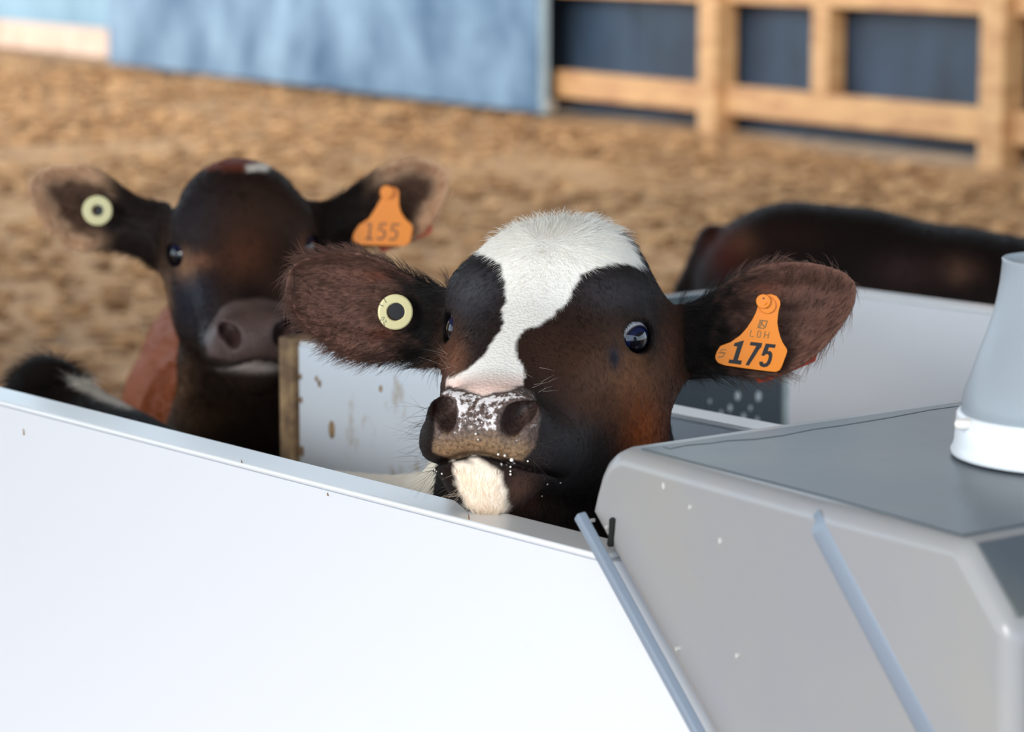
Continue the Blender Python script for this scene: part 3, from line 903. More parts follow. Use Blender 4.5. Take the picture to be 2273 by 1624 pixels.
def make_curves(name, pts, rad, col, mat, parent):
    n, k = pts.shape[:2]
    hc = bpy.data.hair_curves.new(name)
    hc.add_curves([k] * n)
    hc.attributes['position'].data.foreach_set('vector', pts.astype(np.float32).ravel())
    ra = hc.attributes.get('radius') or hc.attributes.new('radius', 'FLOAT', 'POINT')
    ra.data.foreach_set('value', rad.astype(np.float32).ravel())
    ca = hc.attributes.new('coat', 'FLOAT_COLOR', 'POINT')
    c4 = np.ones((n, k, 4), np.float32); c4[..., :3] = col[:, None, :]
    ca.data.foreach_set('color', c4.ravel())
    hc.materials.append(mat)
    return link(bpy.data.objects.new(name, hc), parent)

def grow(calf, V, F, fn, coat, count, dens, parent, mat, r0=.00016, lift=.38, seed=3):
    r = np.random.default_rng(seed)
    tri = np.concatenate([F[:, [0, 1, 2]], F[:, [0, 2, 3]]])
    a, b, c = V[tri[:, 0]], V[tri[:, 1]], V[tri[:, 2]]
    ar = np.linalg.norm(np.cross(b - a, c - a), axis=1)
    w = ar * dens((a + b + c) / 3)
    idx = r.choice(len(tri), count, p=w / w.sum())
    s, t = r.random(count), r.random(count); fl = s + t > 1
    s[fl], t[fl] = 1 - s[fl], 1 - t[fl]
    P = a[idx] + (b - a)[idx] * s[:, None] + (c - a)[idx] * t[:, None]
    N = numeric_normals(fn, P).astype(float)
    col, bare, L = coat(P, N)[:3]
    keep = r.random(count) > bare * 1.4
    P, N, col, L = P[keep], N[keep], col[keep], L[keep]
    n = len(P)
    D = hair_dir(calf, P, N)
    S = np.cross(N, D)
    cl = fnoise(P, 130, 21, 2) * .45 + fnoise(P, 35, 22, 2) * .35
    cl2 = fnoise(P, 110, 23, 2)
    D = D + S * (cl + r.normal(size=n) * .18)[:, None]
    D /= np.linalg.norm(D, axis=1, keepdims=True)
    L = L * (.65 + .6 * r.random(n)) * (1 + .25 * cl2)
    lf = np.clip(lift * (1 + .5 * cl2) + r.normal(size=n) * .08 + (L > .017) * .35, .12, 1.1)
    K = 5
    pts = np.empty((n, K, 3))
    for k in range(K):
        u = k / (K - 1)
        pts[:, k] = P - N * .0006 + (D * (u * .75 + .25 * u * u)[..., None] if False else D * (u * L)[:, None]) + N * ((lf * (u - .42 * u * u)) * L)[:, None]
    pts[:, :, 2] -= (np.linspace(0, 1, K) ** 2)[None] * (L * .10)[:, None]
    rad = (r0 * (.7 + .6 * r.random(n)))[:, None] * np.array([1, .95, .8, .55, .18])[None]
    jit = .72 + .56 * r.random(n); wh = col.min(1) > .5; jit = np.where(wh, .95 + .12 * r.random(n), jit)
    col = col * jit[:, None]
    return make_curves('fur', pts, rad, np.clip(col, 0, .97), mat, parent)

def hide_material(name, rough=.55):
    m = NT(name)
    at = m.n('ShaderNodeAttribute', attribute_name='coat')
    fr = m.n('ShaderNodeAttribute', attribute_name='froth')
    pad = m.n('ShaderNodeAttribute', attribute_name='pad')
    nf = m.noise(210, 4, .65)
    add = m.n('ShaderNodeMath', operation='MULTIPLY_ADD'); m.l(fr.outputs['Fac'], add.inputs[0]); add.inputs[1].default_value = .42; m.l(nf, add.inputs[2])
    k = m.ramp(add.outputs[0], [(.81, (0, 0, 0)), (.93, (.92, .92, .92))])
    fz = m.n('ShaderNodeMath', operation='GREATER_THAN'); m.l(fr.outputs['Fac'], fz.inputs[0]); fz.inputs[1].default_value = .02
    kk = m.n('ShaderNodeMath', operation='MULTIPLY'); m.l(k, kk.inputs[0]); m.l(fz.outputs[0], kk.inputs[1])
    wr = m.ramp(m.noise(320, 5, .7), [(.36, (.35, .32, .30)), (.62, (1.15, 1.12, 1.1))])
    wm = m.n('ShaderNodeMix', data_type='RGBA', blend_type='MULTIPLY'); m.l(pad.outputs['Fac'], wm.inputs[0]); m.l(at.outputs['Color'], wm.inputs[6]); m.l(wr, wm.inputs[7])
    c = m.mix(kk.outputs[0], wm.outputs[2], lin(240, 232, 232))
    vo = m.n('ShaderNodeTexVoronoi'); vo.inputs['Scale'].default_value = 330; m.l(m.coord(), vo.inputs['Vector'])
    m.bump(vo.outputs['Distance'], .35, .0015)
    sp = m.n('ShaderNodeMath', operation='MULTIPLY_ADD'); m.l(pad.outputs['Fac'], sp.inputs[0]); sp.inputs[1].default_value = .38; sp.inputs[2].default_value = .05
    m.l(sp.outputs[0], m.b.inputs['Specular IOR Level'])
    return m.done(c, rough)
M_HIDE = hide_material('calf_hide')
def fur_material(name, rough=.42, spec=.45):
    m = NT(name); at = m.n('ShaderNodeAttribute', attribute_name='coat')
    tr = m.n('ShaderNodeBsdfTranslucent'); m.l(at.outputs['Color'], tr.inputs['Color'])
    mx = m.n('ShaderNodeMixShader'); mx.inputs[0].default_value = .42
    m.l(m.b.outputs[0], mx.inputs[1]); m.l(tr.outputs[0], mx.inputs[2])
    m.l(mx.outputs[0], m.t.nodes['Material Output'].inputs['Surface'])
    return m.done(at.outputs['Color'], rough, spec)
M_FUR = fur_material('calf_fur')
M_FUR2 = fur_material('brown_calf_fur', .6, .08)

def m_eye():
    m = NT('eye_ball')
    g = m.n('ShaderNodeSeparateXYZ'); m.l(m.coord(), g.inputs[0])
    dv = m.n('ShaderNodeMath', operation='DIVIDE'); m.l(g.outputs['Z'], dv.inputs[0]); dv.inputs[1].default_value = EYE_R * 1.04
    c = m.ramp(dv.outputs[0], [(.0, lin(200, 190, 190)), (.60, lin(232, 228, 234)), (.66, lin(120, 100, 104)), (.69, lin(20, 26, 48)), (.85, lin(16, 28, 70)), (.90, (.002, .002, .005))])
    return m.done(c, .04, .55, Coat_Weight=.15, Coat_Roughness=.01)
M_EYE = m_eye()

def add_eye(calf, side, parent, gaze_b=-.42, gaze_a=0.):
    c = EYE_C * np.array([side, 1, 1]); n = EYE_N * np.array([side, 1, 1]); b = EYE_B * np.array([side, 1, 1]); a = EYE_A * np.array([side, 1, 1])
    R = calf.R.astype(float)
    g = R @ (n + b * gaze_b + a * gaze_a); g /= np.linalg.norm(g)
    W = calf.to_world(c)
    bm = bmesh.new(); bmesh.ops.create_uvsphere(bm, u_segments=40, v_segments=28, radius=EYE_R * calf.k)
    for v in bm.verts:                                   # cornea bulges a little
        z = v.co.z / (EYE_R * calf.k)
        if z > .62: v.co *= 1 + .06 * ((z - .62) / .38) ** 1.3
    me = bpy.data.meshes.new('eye'); bm.to_mesh(me); bm.free(); me.shade_smooth(); me.materials.append(M_EYE)
    o = bpy.data.objects.new('eye', me); link(o, parent)
    o.rotation_euler = Vector(g).to_track_quat('Z', 'Y').to_euler(); o.location = W
    return o

def finish_calf(calf, coat, head_box, body_box, base, label, h, hb, count, dens, cat='calf', group=None, r0=.00016, lift=.38, fur=None):
    hv, hf = surface_nets(calf.full, *head_box, h)
    bv, bf = surface_nets(calf.whole, *body_box, hb)
    # light smoothing of the fine part
    for _ in range(2):
        s = np.zeros_like(hv); n = np.zeros(len(hv))
        for i in range(4):
            for jn in (1, 3):
                np.add.at(s, hf[:, i], hv[hf[:, (i + jn) % 4]]); np.add.at(n, hf[:, i], 1)
        hv = np.where(n[:, None] > 5, hv * .62 + .38 * s / np.maximum(n, 1)[:, None], hv)
    c = bv[bf].mean(1); lo, hi = np.array(head_box[0]) + .008, np.array(head_box[1]) - .008
    bf = bf[~((c > lo) & (c < hi)).all(1)]
    V = np.concatenate([hv, bv]); F = np.concatenate([hf, bf + len(hv)])
    used = np.unique(F); mp = np.full(len(V), -1); mp[used] = np.arange(len(used)); V = V[used]; F = mp[F]
    N = numeric_normals(calf.whole, V).astype(float)
    cc_ = coat(V, N); col, froth = cc_[0], cc_[3]; pad = cc_[4] if len(cc_) > 4 else np.zeros(len(V))
    me = build_mesh('calf', V - np.array(base), F, M_HIDE)
    a = me.attributes.new('coat', 'FLOAT_COLOR', 'POINT')
    c4 = np.ones((len(V), 4), np.float32); c4[:, :3] = col
    a.data.foreach_set('color', c4.ravel())
    b = me.attributes.new('froth', 'FLOAT', 'POINT'); b.data.foreach_set('value', froth.astype(np.float32))
    b = me.attributes.new('pad', 'FLOAT', 'POINT'); b.data.foreach_set('value', np.asarray(pad, np.float32))
    o = bpy.data.objects.new('calf', me); COL.objects.link(o); o.location = base; o['_base'] = [float(v) for v in base]
    tag(o, label, cat, group)
    if count:
        fo = grow(calf, V, F, calf.whole, coat, count, dens, o, fur or M_FUR, r0, lift)
        fo['kind'] = 'stuff'
    return o, V, F

def dens_main(C):
    px = project(C); q = MAIN.to_local(C)
    d = np.where(C[:, 2] > .72, 1., .12)
    d = np.where((np.linalg.norm(q, axis=1) > .30) & (C[:, 1] > 2.8), .45, d)
    d = np.where(C[:, 2] < .70, .06, d)
    for t, p, m in ear_t(MAIN, C): d = np.where(m, 1.5, d)
    back = (q[:, 1] < -.11) & (C[:, 2] > .9)
    return np.where(back, d * .5, d)

main_calf, MV, MF = finish_calf(MAIN, coat_main, ((-.27, 2.36, .72), (.42, 2.95, 1.13)), ((-.85, 2.36, -.012), (.42, 3.95, 1.13)), (-.12, 2.95, 0),
    'black and white calf with a white blaze resting its chin on the panel', .0025, .010, 150000, dens_main)
for sd_ in (1, -1): add_eye(MAIN, sd_, main_calf, -.36, -.26)
# ------------------------------------------------------------------ ear tags
M_TAG = plain('orange_tag', lin(255, 146, 34), .38, .5, Subsurface_Weight=.0)
M_TAG_BACK = plain('orange_tag_back', lin(232, 70, 20), .4)
M_INK = plain('black_ink', lin(24, 20, 22), .45)
M_INK_GREY = plain('grey_ink', lin(150, 110, 60), .5)
M_INK_BROWN = plain('brown_ink', lin(116, 70, 50), .5)
M_BUTTON = plain('cream_button', lin(240, 228, 172), .42)
M_BUTTON_DARK = plain('button_centre', lin(38, 36, 36), .5)

class Sheet:
    """flat tag: outlines given as picture points on a plane in front of an ear"""
    def __init__(s, px, py, ear, off, tilt=(0, 0, 0)):
        n = ear.n + np.array(tilt); s.n = n / np.linalg.norm(n)
        s.p0 = onplane(px, py, ear.p0 + ear.n * off, ear.n)
    def pt(s, px, py, h=0.): return onplane(px, py, s.p0 + s.n * h, s.n)
    def plate(s, name, pts, th, mat, parent, h=0., bevel=0., smooth=0):
        if smooth: pts = smooth_poly(pts, smooth)
        v, f = prism([s.pt(*p, h) for p in pts], s.n * th)
        return mesh_obj(name, v, f, mat, parent, bevel=bevel)
    def stroke(s, name, lines, w, mat, parent, h, th=.00025):
        """polylines in picture points, width in pixels -> one flat mesh"""
        V, F = [], []
        for ln in lines:
            ln = np.array(ln, float)
            d = np.gradient(ln, axis=0); d /= np.linalg.norm(d, axis=1, keepdims=True) + 1e-9
            nn = np.stack([-d[:, 1], d[:, 0]], -1) * w / 2
            e = ln.copy(); e[0] -= d[0] * w * .3; e[-1] += d[-1] * w * .3
            b = len(V)
            for a, q in zip(e, nn):
                V += [s.pt(*(a + q), h + th), s.pt(*(a - q), h + th)]
            F += [(b + 2 * i, b + 2 * i + 1, b + 2 * i + 3, b + 2 * i + 2) for i in range(len(ln) - 1)]
        return mesh_obj(name, V, F, mat, parent)
    def disc(s, name, cx, cy, r, th, mat, parent, h=0., seg=28, bevel=.0006):
        c = s.pt(cx, cy, h); u = np.cross(s.n, (0, 0, 1.)); u /= np.linalg.norm(u); w = np.cross(u, s.n)
        v, f = prism([c + u * r * math.cos(a) + w * r * math.sin(a) for a in np.linspace(0, 2 * math.pi, seg + 1)[:-1]], s.n * th)
        return mesh_obj(name, v, f, mat, parent, bevel=bevel)
    def ring(s, name, cx, cy, r0, r1, th, mat, parent, h=0., seg=40):
        c = s.pt(cx, cy, h); u = np.cross(s.n, (0, 0, 1.)); u /= np.linalg.norm(u); w = np.cross(u, s.n)
        V, F = [], []
        prof = [(r0, 0), (r1, 0), (r1, th * .7), (r1 - th * .5, th), (r0 + th * .4, th), (r0, th * .7)]
        for i in range(seg):
            a = 2 * math.pi * i / seg; e = u * math.cos(a) + w * math.sin(a)
            V += [c + e * r + s.n * z for r, z in prof]
        m = len(prof)
        for i in range(seg):
            j = (i + 1) % seg
            F += [(i * m + k, j * m + k, j * m + (k + 1) % m, i * m + (k + 1) % m) for k in range(m)]
        o = mesh_obj(name, V, F, mat, parent); return o

def C5(pts): return [(1560 + x / 6.768, 630 + y / 6.768) for x, y in pts]
# tag 175 on the nearest calf
T = Sheet(1690, 760, earL, .008, (-.10, 0, -.06))
out175 = C5([(870, 200), (930, 160), (1030, 150), (1110, 180), (1160, 250), (1165, 310), (1140, 400), (1128, 480), (1120, 580), (1135, 680), (1160, 780), (1195, 870), (1262, 975), (1268, 1010), (1250, 1070), (1190, 1230), (1160, 1290), (1100, 1320), (980, 1310), (700, 1275), (330, 1222), (230, 1185), (190, 1130), (185, 1080), (215, 1000), (260, 930), (420, 870), (560, 770), (660, 660), (740, 540), (800, 420), (830, 320)])
tg = T.plate('ear_tag', out175, .0016, M_TAG, main_calf, 0, .0006, 0)
tg['label'] = 'orange ear tag numbered 175'
def sub(o, parent):
    m = o.matrix_parent_inverse.copy(); o.parent = parent; o.matrix_parent_inverse = m if parent.parent is None else Matrix.Identity(4)
    return o
def subpart(o, part):                      # world-space mesh moved from the calf to one of its parts
    o.parent = part; o.matrix_parent_inverse = Matrix.Identity(4); return o
for nm, pts in (('digit_one', [(478, 888), (560, 862), (620, 848), (525, 1142), (588, 1152), (572, 1212), (383, 1185), (397, 1132), (455, 1140), (518, 938), (462, 932)]),
                ('digit_seven', [(720, 868), (895, 888), (880, 945), (845, 985), (770, 1105), (690, 1226), (640, 1215), (705, 1100), (805, 930), (705, 920)]),
                ('digit_five', [(948, 893), (1098, 910), (1082, 962), (992, 952), (976, 1008), (1005, 1005), (1035, 1025), (1046, 1065), (1035, 1140), (1010, 1200), (968, 1240), (915, 1252), (868, 1235), (848, 1200), (850, 1168), (900, 1165), (912, 1195), (940, 1195), (968, 1165), (988, 1110), (990, 1072), (972, 1052), (945, 1056), (920, 1080), (880, 1072)])):
    subpart(T.plate(nm, C5(pts), .0003, M_INK, main_calf, .0016), tg)
subpart(T.stroke('tag_lettering', [C5([(728, 695), (708, 785), (760, 793)]), C5([(838, 705), (870, 708), (875, 725), (862, 795), (850, 802), (822, 798), (818, 785), (832, 712), (838, 705)]), C5([(938, 712), (920, 808)]), C5([(998, 728), (978, 815)]), C5([(930, 760), (988, 772)])], 2.0, M_INK_GREY, main_calf, .0016), tg)
subpart(T.stroke('tag_emblem', [C5([(855, 545), (970, 558)]), C5([(825, 655), (920, 668)]), C5([(862, 560), (830, 640)]), C5([(965, 565), (940, 650)]), C5([(868, 575), (935, 655)]), C5([(900, 560), (850, 650)])], 2.6, M_INK_GREY, main_calf, .0016), tg)
subpart(T.stroke('side_mark', [C5([(355, 990), (285, 985), (265, 1035), (310, 1030), (322, 1055), (305, 1090), (230, 1100)]), C5([(240, 1030), (345, 1040)])], 2.0, M_INK_GREY, main_calf, .0016), tg)
bs = T.disc('stud_boss', *C5([(968, 315)])[0], .0082, .0035, M_TAG, main_calf, .0016); subpart(bs, tg)
T2 = Sheet(1694, 668, earL, .018, (-.10, 0, -.06)); st = T2.disc('stud_head', 1694, 668, .0070, .0022, M_TAG, main_calf, 0.); subpart(st, tg)
st2 = T2.disc('stud_hole', 1695, 662, .0010, .0003, M_INK_BROWN, main_calf, .0022, 12, 0); subpart(st2, tg)
ax0, ax1 = T.pt(1703, 676, .003), T2.pt(1696, 669, .0)
u_ = np.cross(ax1 - ax0, (0, 0, 1.)); u_ /= np.linalg.norm(u_); w_ = np.cross(u_, ax1 - ax0); w_ /= np.linalg.norm(w_)
v, f = prism([ax0 + u_ * .0042 * math.cos(a) + w_ * .0042 * math.sin(a) for a in np.linspace(0, 2 * math.pi, 17)[:-1]], ax1 - ax0)
subpart(mesh_obj('stud_pin', v, f, M_TAG, main_calf), tg)
# its back plate hangs behind the ear
TB = Sheet(1740, 760, earL, -.050, (0, 0, 0))
tb = TB.plate('ear_tag_back', [(1700, 672), (1724, 668), (1745, 690), (1758, 725), (1802, 768), (1814, 788), (1809, 802), (1785, 812), (1702, 846), (1682, 850), (1674, 840), (1677, 800), (1694, 740)], .0016, M_TAG_BACK, main_calf, 0, .0005)
tb['label'] = 'orange back plate of the ear tag'
# cream button in the other ear
TBt = Sheet(877, 692, earR, .004, (.35, 0, 0))
bt = TBt.ring('button_tag', 877, 692, .0085, .0172, .0028, M_BUTTON, main_calf)
bt['label'] = 'cream round button tag with a dark centre'
subpart(TBt.disc('button_centre', 880, 690, .0086, .0030, M_BUTTON_DARK, main_calf, -.0006), bt)
def B2(pts): return [(600 + x / 4.06, 500 + y / 4.06) for x, y in pts]
subpart(TBt.stroke('button_lettering', [B2([(978, 712), (1020, 728)]), B2([(1022, 655), (1045, 695)]), B2([(985, 870), (1000, 840), (1012, 860), (1030, 825), (1005, 830)]), B2([(1030, 900), (1018, 875), (1045, 870), (1040, 850)])], 1.3, M_INK, main_calf, .0028), bt)

# whiskers and stray hairs of the nearest calf, milk drops on its lips
M_WHISK = fur_material('whisker', .5)
def whiskers(specs, parent, calf):
    pts, rad, col = [], [], []
    r = np.random.default_rng(5)
    Vn = None
    px = project(MV)
    facing = ((CAM - MV) * numeric_normals(MAIN.whole, MV)).sum(1) > 0
    for (cx, cy, rx, ry, num, L, dirn, c) in specs:
        for _ in range(num):
            a, b = cx + r.normal() * rx * .5, cy + r.normal() * ry * .5
            d2 = ((px - (a, b)) ** 2).sum(1) + (~facing) * 1e6 + (MV[:, 1] > 2.75) * 1e6
            i = int(np.argmin(d2))
            if d2[i] > 600: continue
            p = MV[i]; D = np.array(dirn) + r.normal(size=3) * .25; D /= np.linalg.norm(D)
            l = L * (.6 + .7 * r.random()); bend = r.normal(size=3) * .25 + np.array([0, 0, -.25])
            t = np.linspace(0, 1, 6)[:, None]
            pts.append(p + D * t * l + bend * t * t * l * .4); rad.append(.00013 * (1 - .8 * t[:, 0])); col.append(lin(*c))
    o = make_curves('whiskers', np.array(pts), np.array(rad), np.array(col), M_WHISK, parent); o['kind'] = 'stuff'
whiskers([(955, 960, 12, 80, 46, .030, (-.9, -.35, .1), (60, 50, 48)), (965, 1040, 20, 20, 16, .026, (-.7, -.4, -.4), (70, 60, 55)),
          (1070, 1125, 50, 14, 46, .020, (-.2, -.4, -.75), (225, 205, 180)), (1022, 1080, 10, 40, 22, .018, (-.8, -.3, -.3), (235, 215, 190)),
          (1000, 800, 20, 30, 12, .022, (-.6, -.5, .4), (220, 205, 195)), (1185, 850, 40, 30, 9, .018, (.5, -.6, .4), (215, 200, 190)),
          (1200, 1000, 40, 60, 14, .020, (.4, -.8, .1), (90, 80, 78)), (1270, 490, 60, 8, 24, .014, (.1, -.2, 1), (240, 235, 228)),
          (1180, 495, 60, 14, 12, .010, (-.4, -.2, .8), (240, 235, 228))], main_calf, MAIN)
M_MILK = plain('milk_drop', lin(244, 238, 230), .25)
px_ = project(MV); fac_ = ((CAM - MV) * numeric_normals(MAIN.whole, MV)).sum(1) > 0
bm = bmesh.new()
for cx, cy, r_ in ((1231, 1079, .0022), (1181, 1058, .0019), (1244, 1070, .001), (1214, 1074, .001), (1131, 1052, .0012), (1137, 1018, .002), (1123, 1012, .0013), (1172, 1045, .0010), (1205, 1100, .001), (1169, 1022, .001), (1058, 931, .0012), (1072, 938, .0010), (1055, 962, .0012), (1060, 975, .0009), (1044, 926, .0009), (962, 1040, .0012), (982, 1050, .0010), (970, 1046, .0008), (1104, 1008, .0013), (1133, 1036, .0011), (1134, 1044, .0010)):
    d2 = ((px_ - (cx, cy)) ** 2).sum(1) + (~fac_) * 1e6 + (MV[:, 1] > 2.7) * 1e6
    p = MV[int(np.argmin(d2))]
    vtoc = (CAM - p) / np.linalg.norm(CAM - p)
    bmesh.ops.create_icosphere(bm, subdivisions=2, radius=r_ * .9, matrix=Matrix.Translation(Vector(p + vtoc * .0028)))
me = bpy.data.meshes.new('milk_drops'); bm.to_mesh(me); bm.free(); me.shade_smooth(); me.materials.append(M_MILK)
mk = link(bpy.data.objects.new('milk_drops', me), main_calf); mk['kind'] = 'stuff'

# ------------------------------------------------------------------ second calf, behind the pen
E2R = [(378, 440), (352, 450), (295, 429), (240, 383), (185, 362), (115, 360), (69, 381), (52, 411), (65, 448), (92, 499), (138, 545), (185, 560), (240, 559), (295, 568), (346, 598), (380, 590)]
E2L = [(690, 450), (719, 450), (758, 425), (809, 386), (853, 360), (917, 345), (969, 352), (999, 378), (1003, 416), (990, 451), (969, 485), (939, 520), (904, 546), (831, 552), (766, 552), (727, 565), (690, 560)]
ear2R = Ear(E2R, atY(352, 510, 3.835), (-.05, -1, .12), (-1, 0, .1), cup=.034)
ear2L = Ear(E2L, atY(720, 505, 3.825), (.05, -1, .12), (1, 0, .1), cup=.034)
b2 = np.array([-.40, 4.10]); d2_ = np.array([-.12, .99]); n2_ = np.array([.99, .12, 0]) * .075
SECOND = Calf(188.86, -7.0, 2.5, (-.3566, 3.75, .9271), 1.03, [ear2R, ear2L],
    torso=[(P3(b2, .605), P3(b2 + d2_ * .30, .58), .140, .160), (P3(b2 + d2_ * .30, .58), P3(b2 + d2_ * .60, .61), .160, .150)],
    neck=[(np.array([-.345, 3.845, .90]), np.array([-.355, 3.90, .76]), .078, .092), (np.array([-.355, 3.90, .76]), np.array([-.37, 4.0, .60]), .092, .125)],
    legs=[leg(P3(b2, .58) + n2_, P3(b2 - d2_ * .02, 0) + n2_, (0, -.012, 0)), leg(P3(b2, .58) - n2_, P3(b2 + d2_ * .01, 0) - n2_, (0, -.012, 0)),
          leg(P3(b2 + d2_ * .6, .57) + n2_, P3(b2 + d2_ * .68, 0) + n2_, (0, .06, 0), .085), leg(P3(b2 + d2_ * .6, .57) - n2_, P3(b2 + d2_ * .70, 0) - n2_, (0, .06, 0), .085)],
    tail=[(P3(b2 + d2_ * .70, .70), .026), (P3(b2 + d2_ * .78, .62), .018), (P3(b2 + d2_ * .79, .36), .014)])
def coat_second(P, N):
    px = project(P); q, eye, nst = local_masks(SECOND, P)
    j = np.stack([fnoise(P, 40, 31, 3), fnoise(P, 40, 32, 3)], -1); pj = px + j * 5
    headm = (q[:, 1] > -.13) & (q[:, 2] > -.17) & (np.abs(q[:, 0]) < .13)
    col = np.tile(np.array(lin(40, 30, 26)), (len(P), 1))
    body = P[:, 1] > 3.97
    col = over(col, (146, 70, 12), body * 1.)
    for c, w, b in (((92, 56, 40), .8, (545, 560, 60, 60)), ((46, 46, 52), .7, (430, 460, 70, 80)), ((44, 48, 62), .7, (420, 660, 45, 80)), ((70, 48, 38), .5, (560, 470, 110, 80)),
                    ((150, 112, 84), .8, (412, 590, 22, 30)), ((126, 84, 62), .7, (445, 580, 30, 20)), ((110, 70, 52), .7, (672, 545, 14, 30)),
                    ((150, 112, 80), .85, (366, 740, 14, 130)), ((116, 86, 62), .8, (398, 870, 30, 60)), ((96, 70, 50), .6, (440, 930, 60, 40)),
                    ((26, 20, 19), .8, (560, 655, 40, 30)), ((60, 42, 34), .6, (620, 620, 40, 60))):
        col = over(col, c, blob(pj, *b) * w * (P[:, 1] < 3.97))
    col = over(col, (132, 62, 40), inpoly(pj, [(440, 374), (480, 330), (530, 320), (600, 340), (612, 372), (520, 380)], 12) * headm * .9)
    col = over(col, (245, 235, 222), inpoly(px + j * 2, [(545, 368), (575, 362), (602, 368), (592, 380), (550, 382)], 8) * headm)
    for k, (t, p, m) in enumerate(ear_t(SECOND, P)):
        rim = sstep(-.032, -.012, p + .003 * j[:, 0]) * sstep(.35, .6, t)
        inn = sstep(-.012, -.03, p)
        w = m * sstep(.06, .18, t)
        col = over(col, (44, 36, 33), w)
        col = over(col, (96, 70, 56), w * inn * sstep(.35, .6, t + .15 * j[:, 1]) * .7)
        col = over(col, (214, 172, 138), w * rim)
    nose = inpoly(px, [(478, 690), (520, 668), (580, 662), (630, 672), (650, 700), (655, 760), (640, 795), (575, 806), (510, 800), (462, 790), (455, 750)], 10) * (q[:, 1] > .15) * headm
    col = over(col, (92, 74, 70), nose)
    froth = .5 * blob(px, 575, 812, 60, 12) * headm
    col = over(col, (190, 176, 170), .85 * blob(px, 572, 816, 60, 10) * headm)
    col = over(col, (44, 16, 17), np.clip((.0015 - nst) / .003, 0, 1) * (q[:, 1] > .13))
    col = over(col, (14, 12, 13), (1 - sstep(EYE_R + .004, EYE_R + .008, eye)) * headm)
    bare = np.maximum(nose, np.clip(-nst / .002, 0, 1) * (q[:, 1] > .13)); bare = np.maximum(bare, 1. * (eye < EYE_R + .0045))
    L = np.where(headm, .0055, .010) + .004 * sstep(.05, .09, q[:, 2]) * headm
    for t, p, m in ear_t(SECOND, P): L = np.where(m, .007 + .008 * np.clip(1 + p / .018, 0, 1), L)
    return col, bare, L, froth, nose * .6
def dens_second(C):
    d = np.where(C[:, 2] > .62, 1., .08)
    for t, p, m in ear_t(SECOND, C): d = np.where(m, 1.6, d)
    return np.where(C[:, 1] > 4.2, d * .2, d)
second_calf, SV, SF = finish_calf(SECOND, coat_second, ((-.72, 3.44, .70), (.02, 4.02, 1.10)), ((-.75, 3.44, -.012), (.02, 5.05, 1.10)), (-.40, 4.1, 0),
    'dark brown calf with tan-rimmed ears looking over the pen from behind', .0032, .012, 60000, dens_second, r0=.0002, fur=M_FUR2)
for sd_ in (1, -1): add_eye(SECOND, sd_, second_calf, -.15)
T = Sheet(850, 480, ear2L, .010, (-.05, 0, -.05))
def C8(pts): return [(750 + x / 8.12, 380 + y / 8.12) for x, y in pts]
tg = T.plate('ear_tag', C8([(800, 290), (870, 250), (980, 280), (1060, 300), (1105, 370), (1100, 480), (1105, 620), (1140, 740), (1210, 850), (1330, 960), (1348, 1020), (1330, 1170), (1290, 1290), (1210, 1345), (1000, 1340), (400, 1325), (300, 1280), (262, 1200), (300, 1090), (380, 970), (560, 850), (680, 660), (780, 480)]), .0018, M_TAG, second_calf, 0, .0006)
tg['label'] = 'orange ear tag numbered 155'
subpart(T.stroke('tag_number', [C8([(520, 950), (590, 930), (560, 1210)]), C8([(505, 1212), (615, 1218)]), C8([(870, 950), (770, 950), (745, 1060), (810, 1050), (850, 1100), (830, 1190), (770, 1225), (710, 1205)]), C8([(1100, 960), (990, 955), (965, 1065), (1030, 1055), (1070, 1105), (1050, 1200), (990, 1235), (930, 1215)])], 4.6, M_INK_BROWN, second_calf, .0018), tg)
T2 = Sheet(858, 426, ear2L, .020, (-.05, 0, -.05)); subpart(T2.disc('stud_head', 858, 426, .0088, .003, M_TAG, second_calf, 0.), tg)
v, f = prism([T.pt(864 + 9 * math.cos(a), 432 + 9 * math.sin(a), .001) for a in np.linspace(0, 2 * math.pi, 15)[:-1]], T2.pt(858, 426) - T.pt(864, 432, .001))
subpart(mesh_obj('stud_pin', v, f, M_TAG, second_calf), tg)
TB = Sheet(900, 480, ear2L, -.045)
tb = TB.plate('ear_tag_back', [(868, 420), (890, 420), (905, 460), (950, 490), (962, 505), (955, 520), (935, 528), (850, 560), (838, 552), (850, 480)], .0016, M_TAG_BACK, second_calf, 0, .0005)
tb['label'] = 'orange back plate of the ear tag'
TBt = Sheet(216, 467, ear2R, .006, (.25, 0, 0))
bt = TBt.ring('button_tag', 216, 467, .0075, .0200, .003, M_BUTTON, second_calf)
bt['label'] = 'cream round button tag with a dark centre'
subpart(TBt.disc('button_centre', 224, 467, .0078, .0032, M_BUTTON_DARK, second_calf, -.0006), bt)

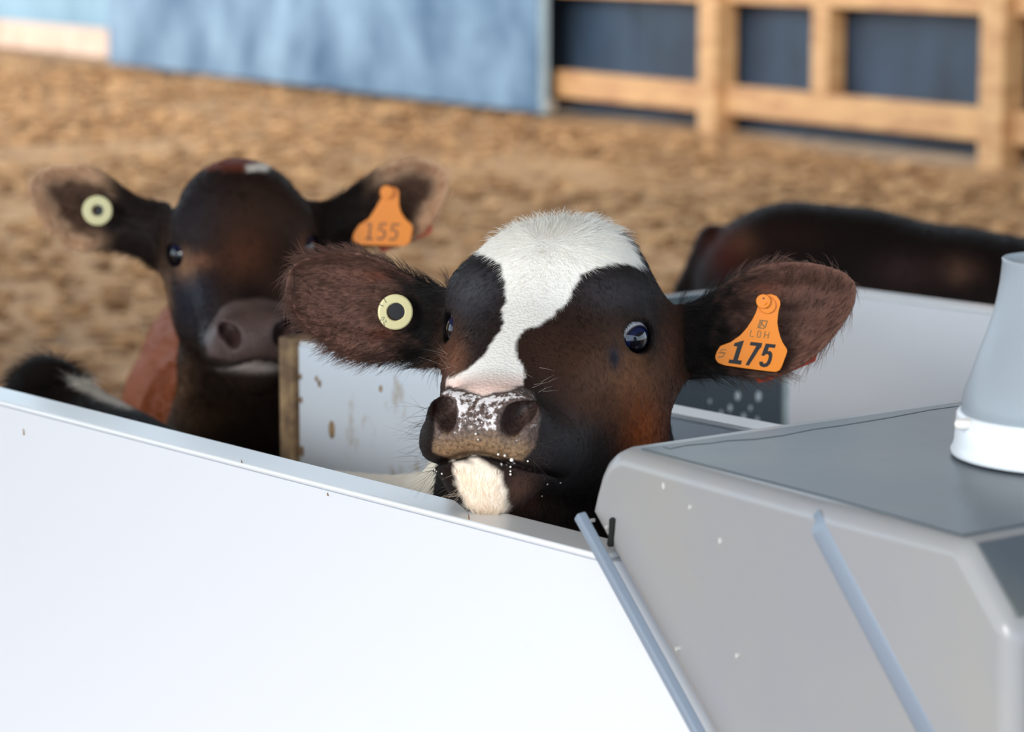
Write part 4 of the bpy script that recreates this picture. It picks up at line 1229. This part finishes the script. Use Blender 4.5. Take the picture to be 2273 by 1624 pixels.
# ------------------------------------------------------------------ third calf, walking past farther back
hp, wt = np.array([.480, 5.16]), np.array([1.08, 5.02]); hd = (wt - hp) / np.linalg.norm(wt - hp); hn = np.array([-hd[1], hd[0], 0]) * .08
FAR = Calf(-84, -20, 0, (1.46, 4.93, .82), 1.03, [],
    torso=[(P3(hp, .682), P3(hp * .5 + wt * .5, .640), .150, .155), (P3(hp * .5 + wt * .5, .640), P3(wt, .650), .155, .140), (P3(hp + hd * .05, .74), P3(hp + hd * .16, .73), .095, .10), (P3(wt, .70), P3(wt + hd * .03, .70), .105, .10)],
    neck=[(P3(wt + hd * .05, .66), P3(wt + hd * .33, .80), .125, .085)],
    legs=[leg(P3(wt, .6) + hn, P3(wt + hd * .03, 0) + hn, (hd[0] * .015, hd[1] * .015, 0)), leg(P3(wt, .6) - hn, P3(wt - hd * .03, 0) - hn, (hd[0] * .015, hd[1] * .015, 0)),
          leg(P3(hp, .62) + hn, P3(hp - hd * .07, 0) + hn, (-hd[0] * .06, -hd[1] * .06, 0), .095), leg(P3(hp, .62) - hn, P3(hp - hd * .11, 0) - hn, (-hd[0] * .06, -hd[1] * .06, 0), .095)],
    tail=[(P3(hp - hd * .115, .775), .030), (P3(hp - hd * .165, .68), .020), (P3(hp - hd * .17, .45), .014), (P3(hp - hd * .17, .33), .024)])
for sx2 in (1, -1):
    q_ = [FAR.to_world((sx2 * .075, -.075, .02)), FAR.to_world((sx2 * .14, -.09, .02)), FAR.to_world((sx2 * .20, -.10, .0))]
    FAR.legs.append([(q_[0], .020), (q_[1], .030), (q_[2], .012)])
    FAR.neck.append((q_[0], q_[1], .018, .028)); FAR.neck.append((q_[1], q_[2], .028, .010))
def coat_far(P, N):
    px = project(P); j = np.stack([fnoise(P, 25, 41, 3), fnoise(P, 25, 42, 3)], -1); pj = px + j * 6
    col = np.tile(np.array(lin(30, 23, 21)), (len(P), 1))
    for c, w, b in (((120, 84, 62), .7, (1640, 540, 40, 30)), ((84, 36, 28), .7, (1610, 560, 50, 60)), ((70, 50, 50), .6, (2010, 600, 70, 40)), ((110, 80, 66), .6, (2130, 600, 40, 30)), ((52, 34, 30), .5, (1750, 520, 90, 40))):
        col = over(col, c, blob(pj, *b) * w)
    z = np.zeros(len(P)); q, eye, nst = local_masks(FAR, P)
    return col, z, np.full(len(P), .011), z
far_calf, FV, FF = finish_calf(FAR, coat_far, ((1.25, 4.6, .55), (1.95, 5.3, 1.05)), ((.15, 4.6, -.012), (1.95, 5.6, 1.05)), (.75, 5.1, 0),
    'black brown calf turned away beyond the white pen panels, only its back showing', .006, .011, 26000, lambda C: np.where(C[:, 2] > .6, 1., .1), r0=.0003)
for sd_ in (1, -1): add_eye(FAR, sd_, far_calf)
for _o in bpy.data.objects:
    if '_base' in _o: del _o['_base']
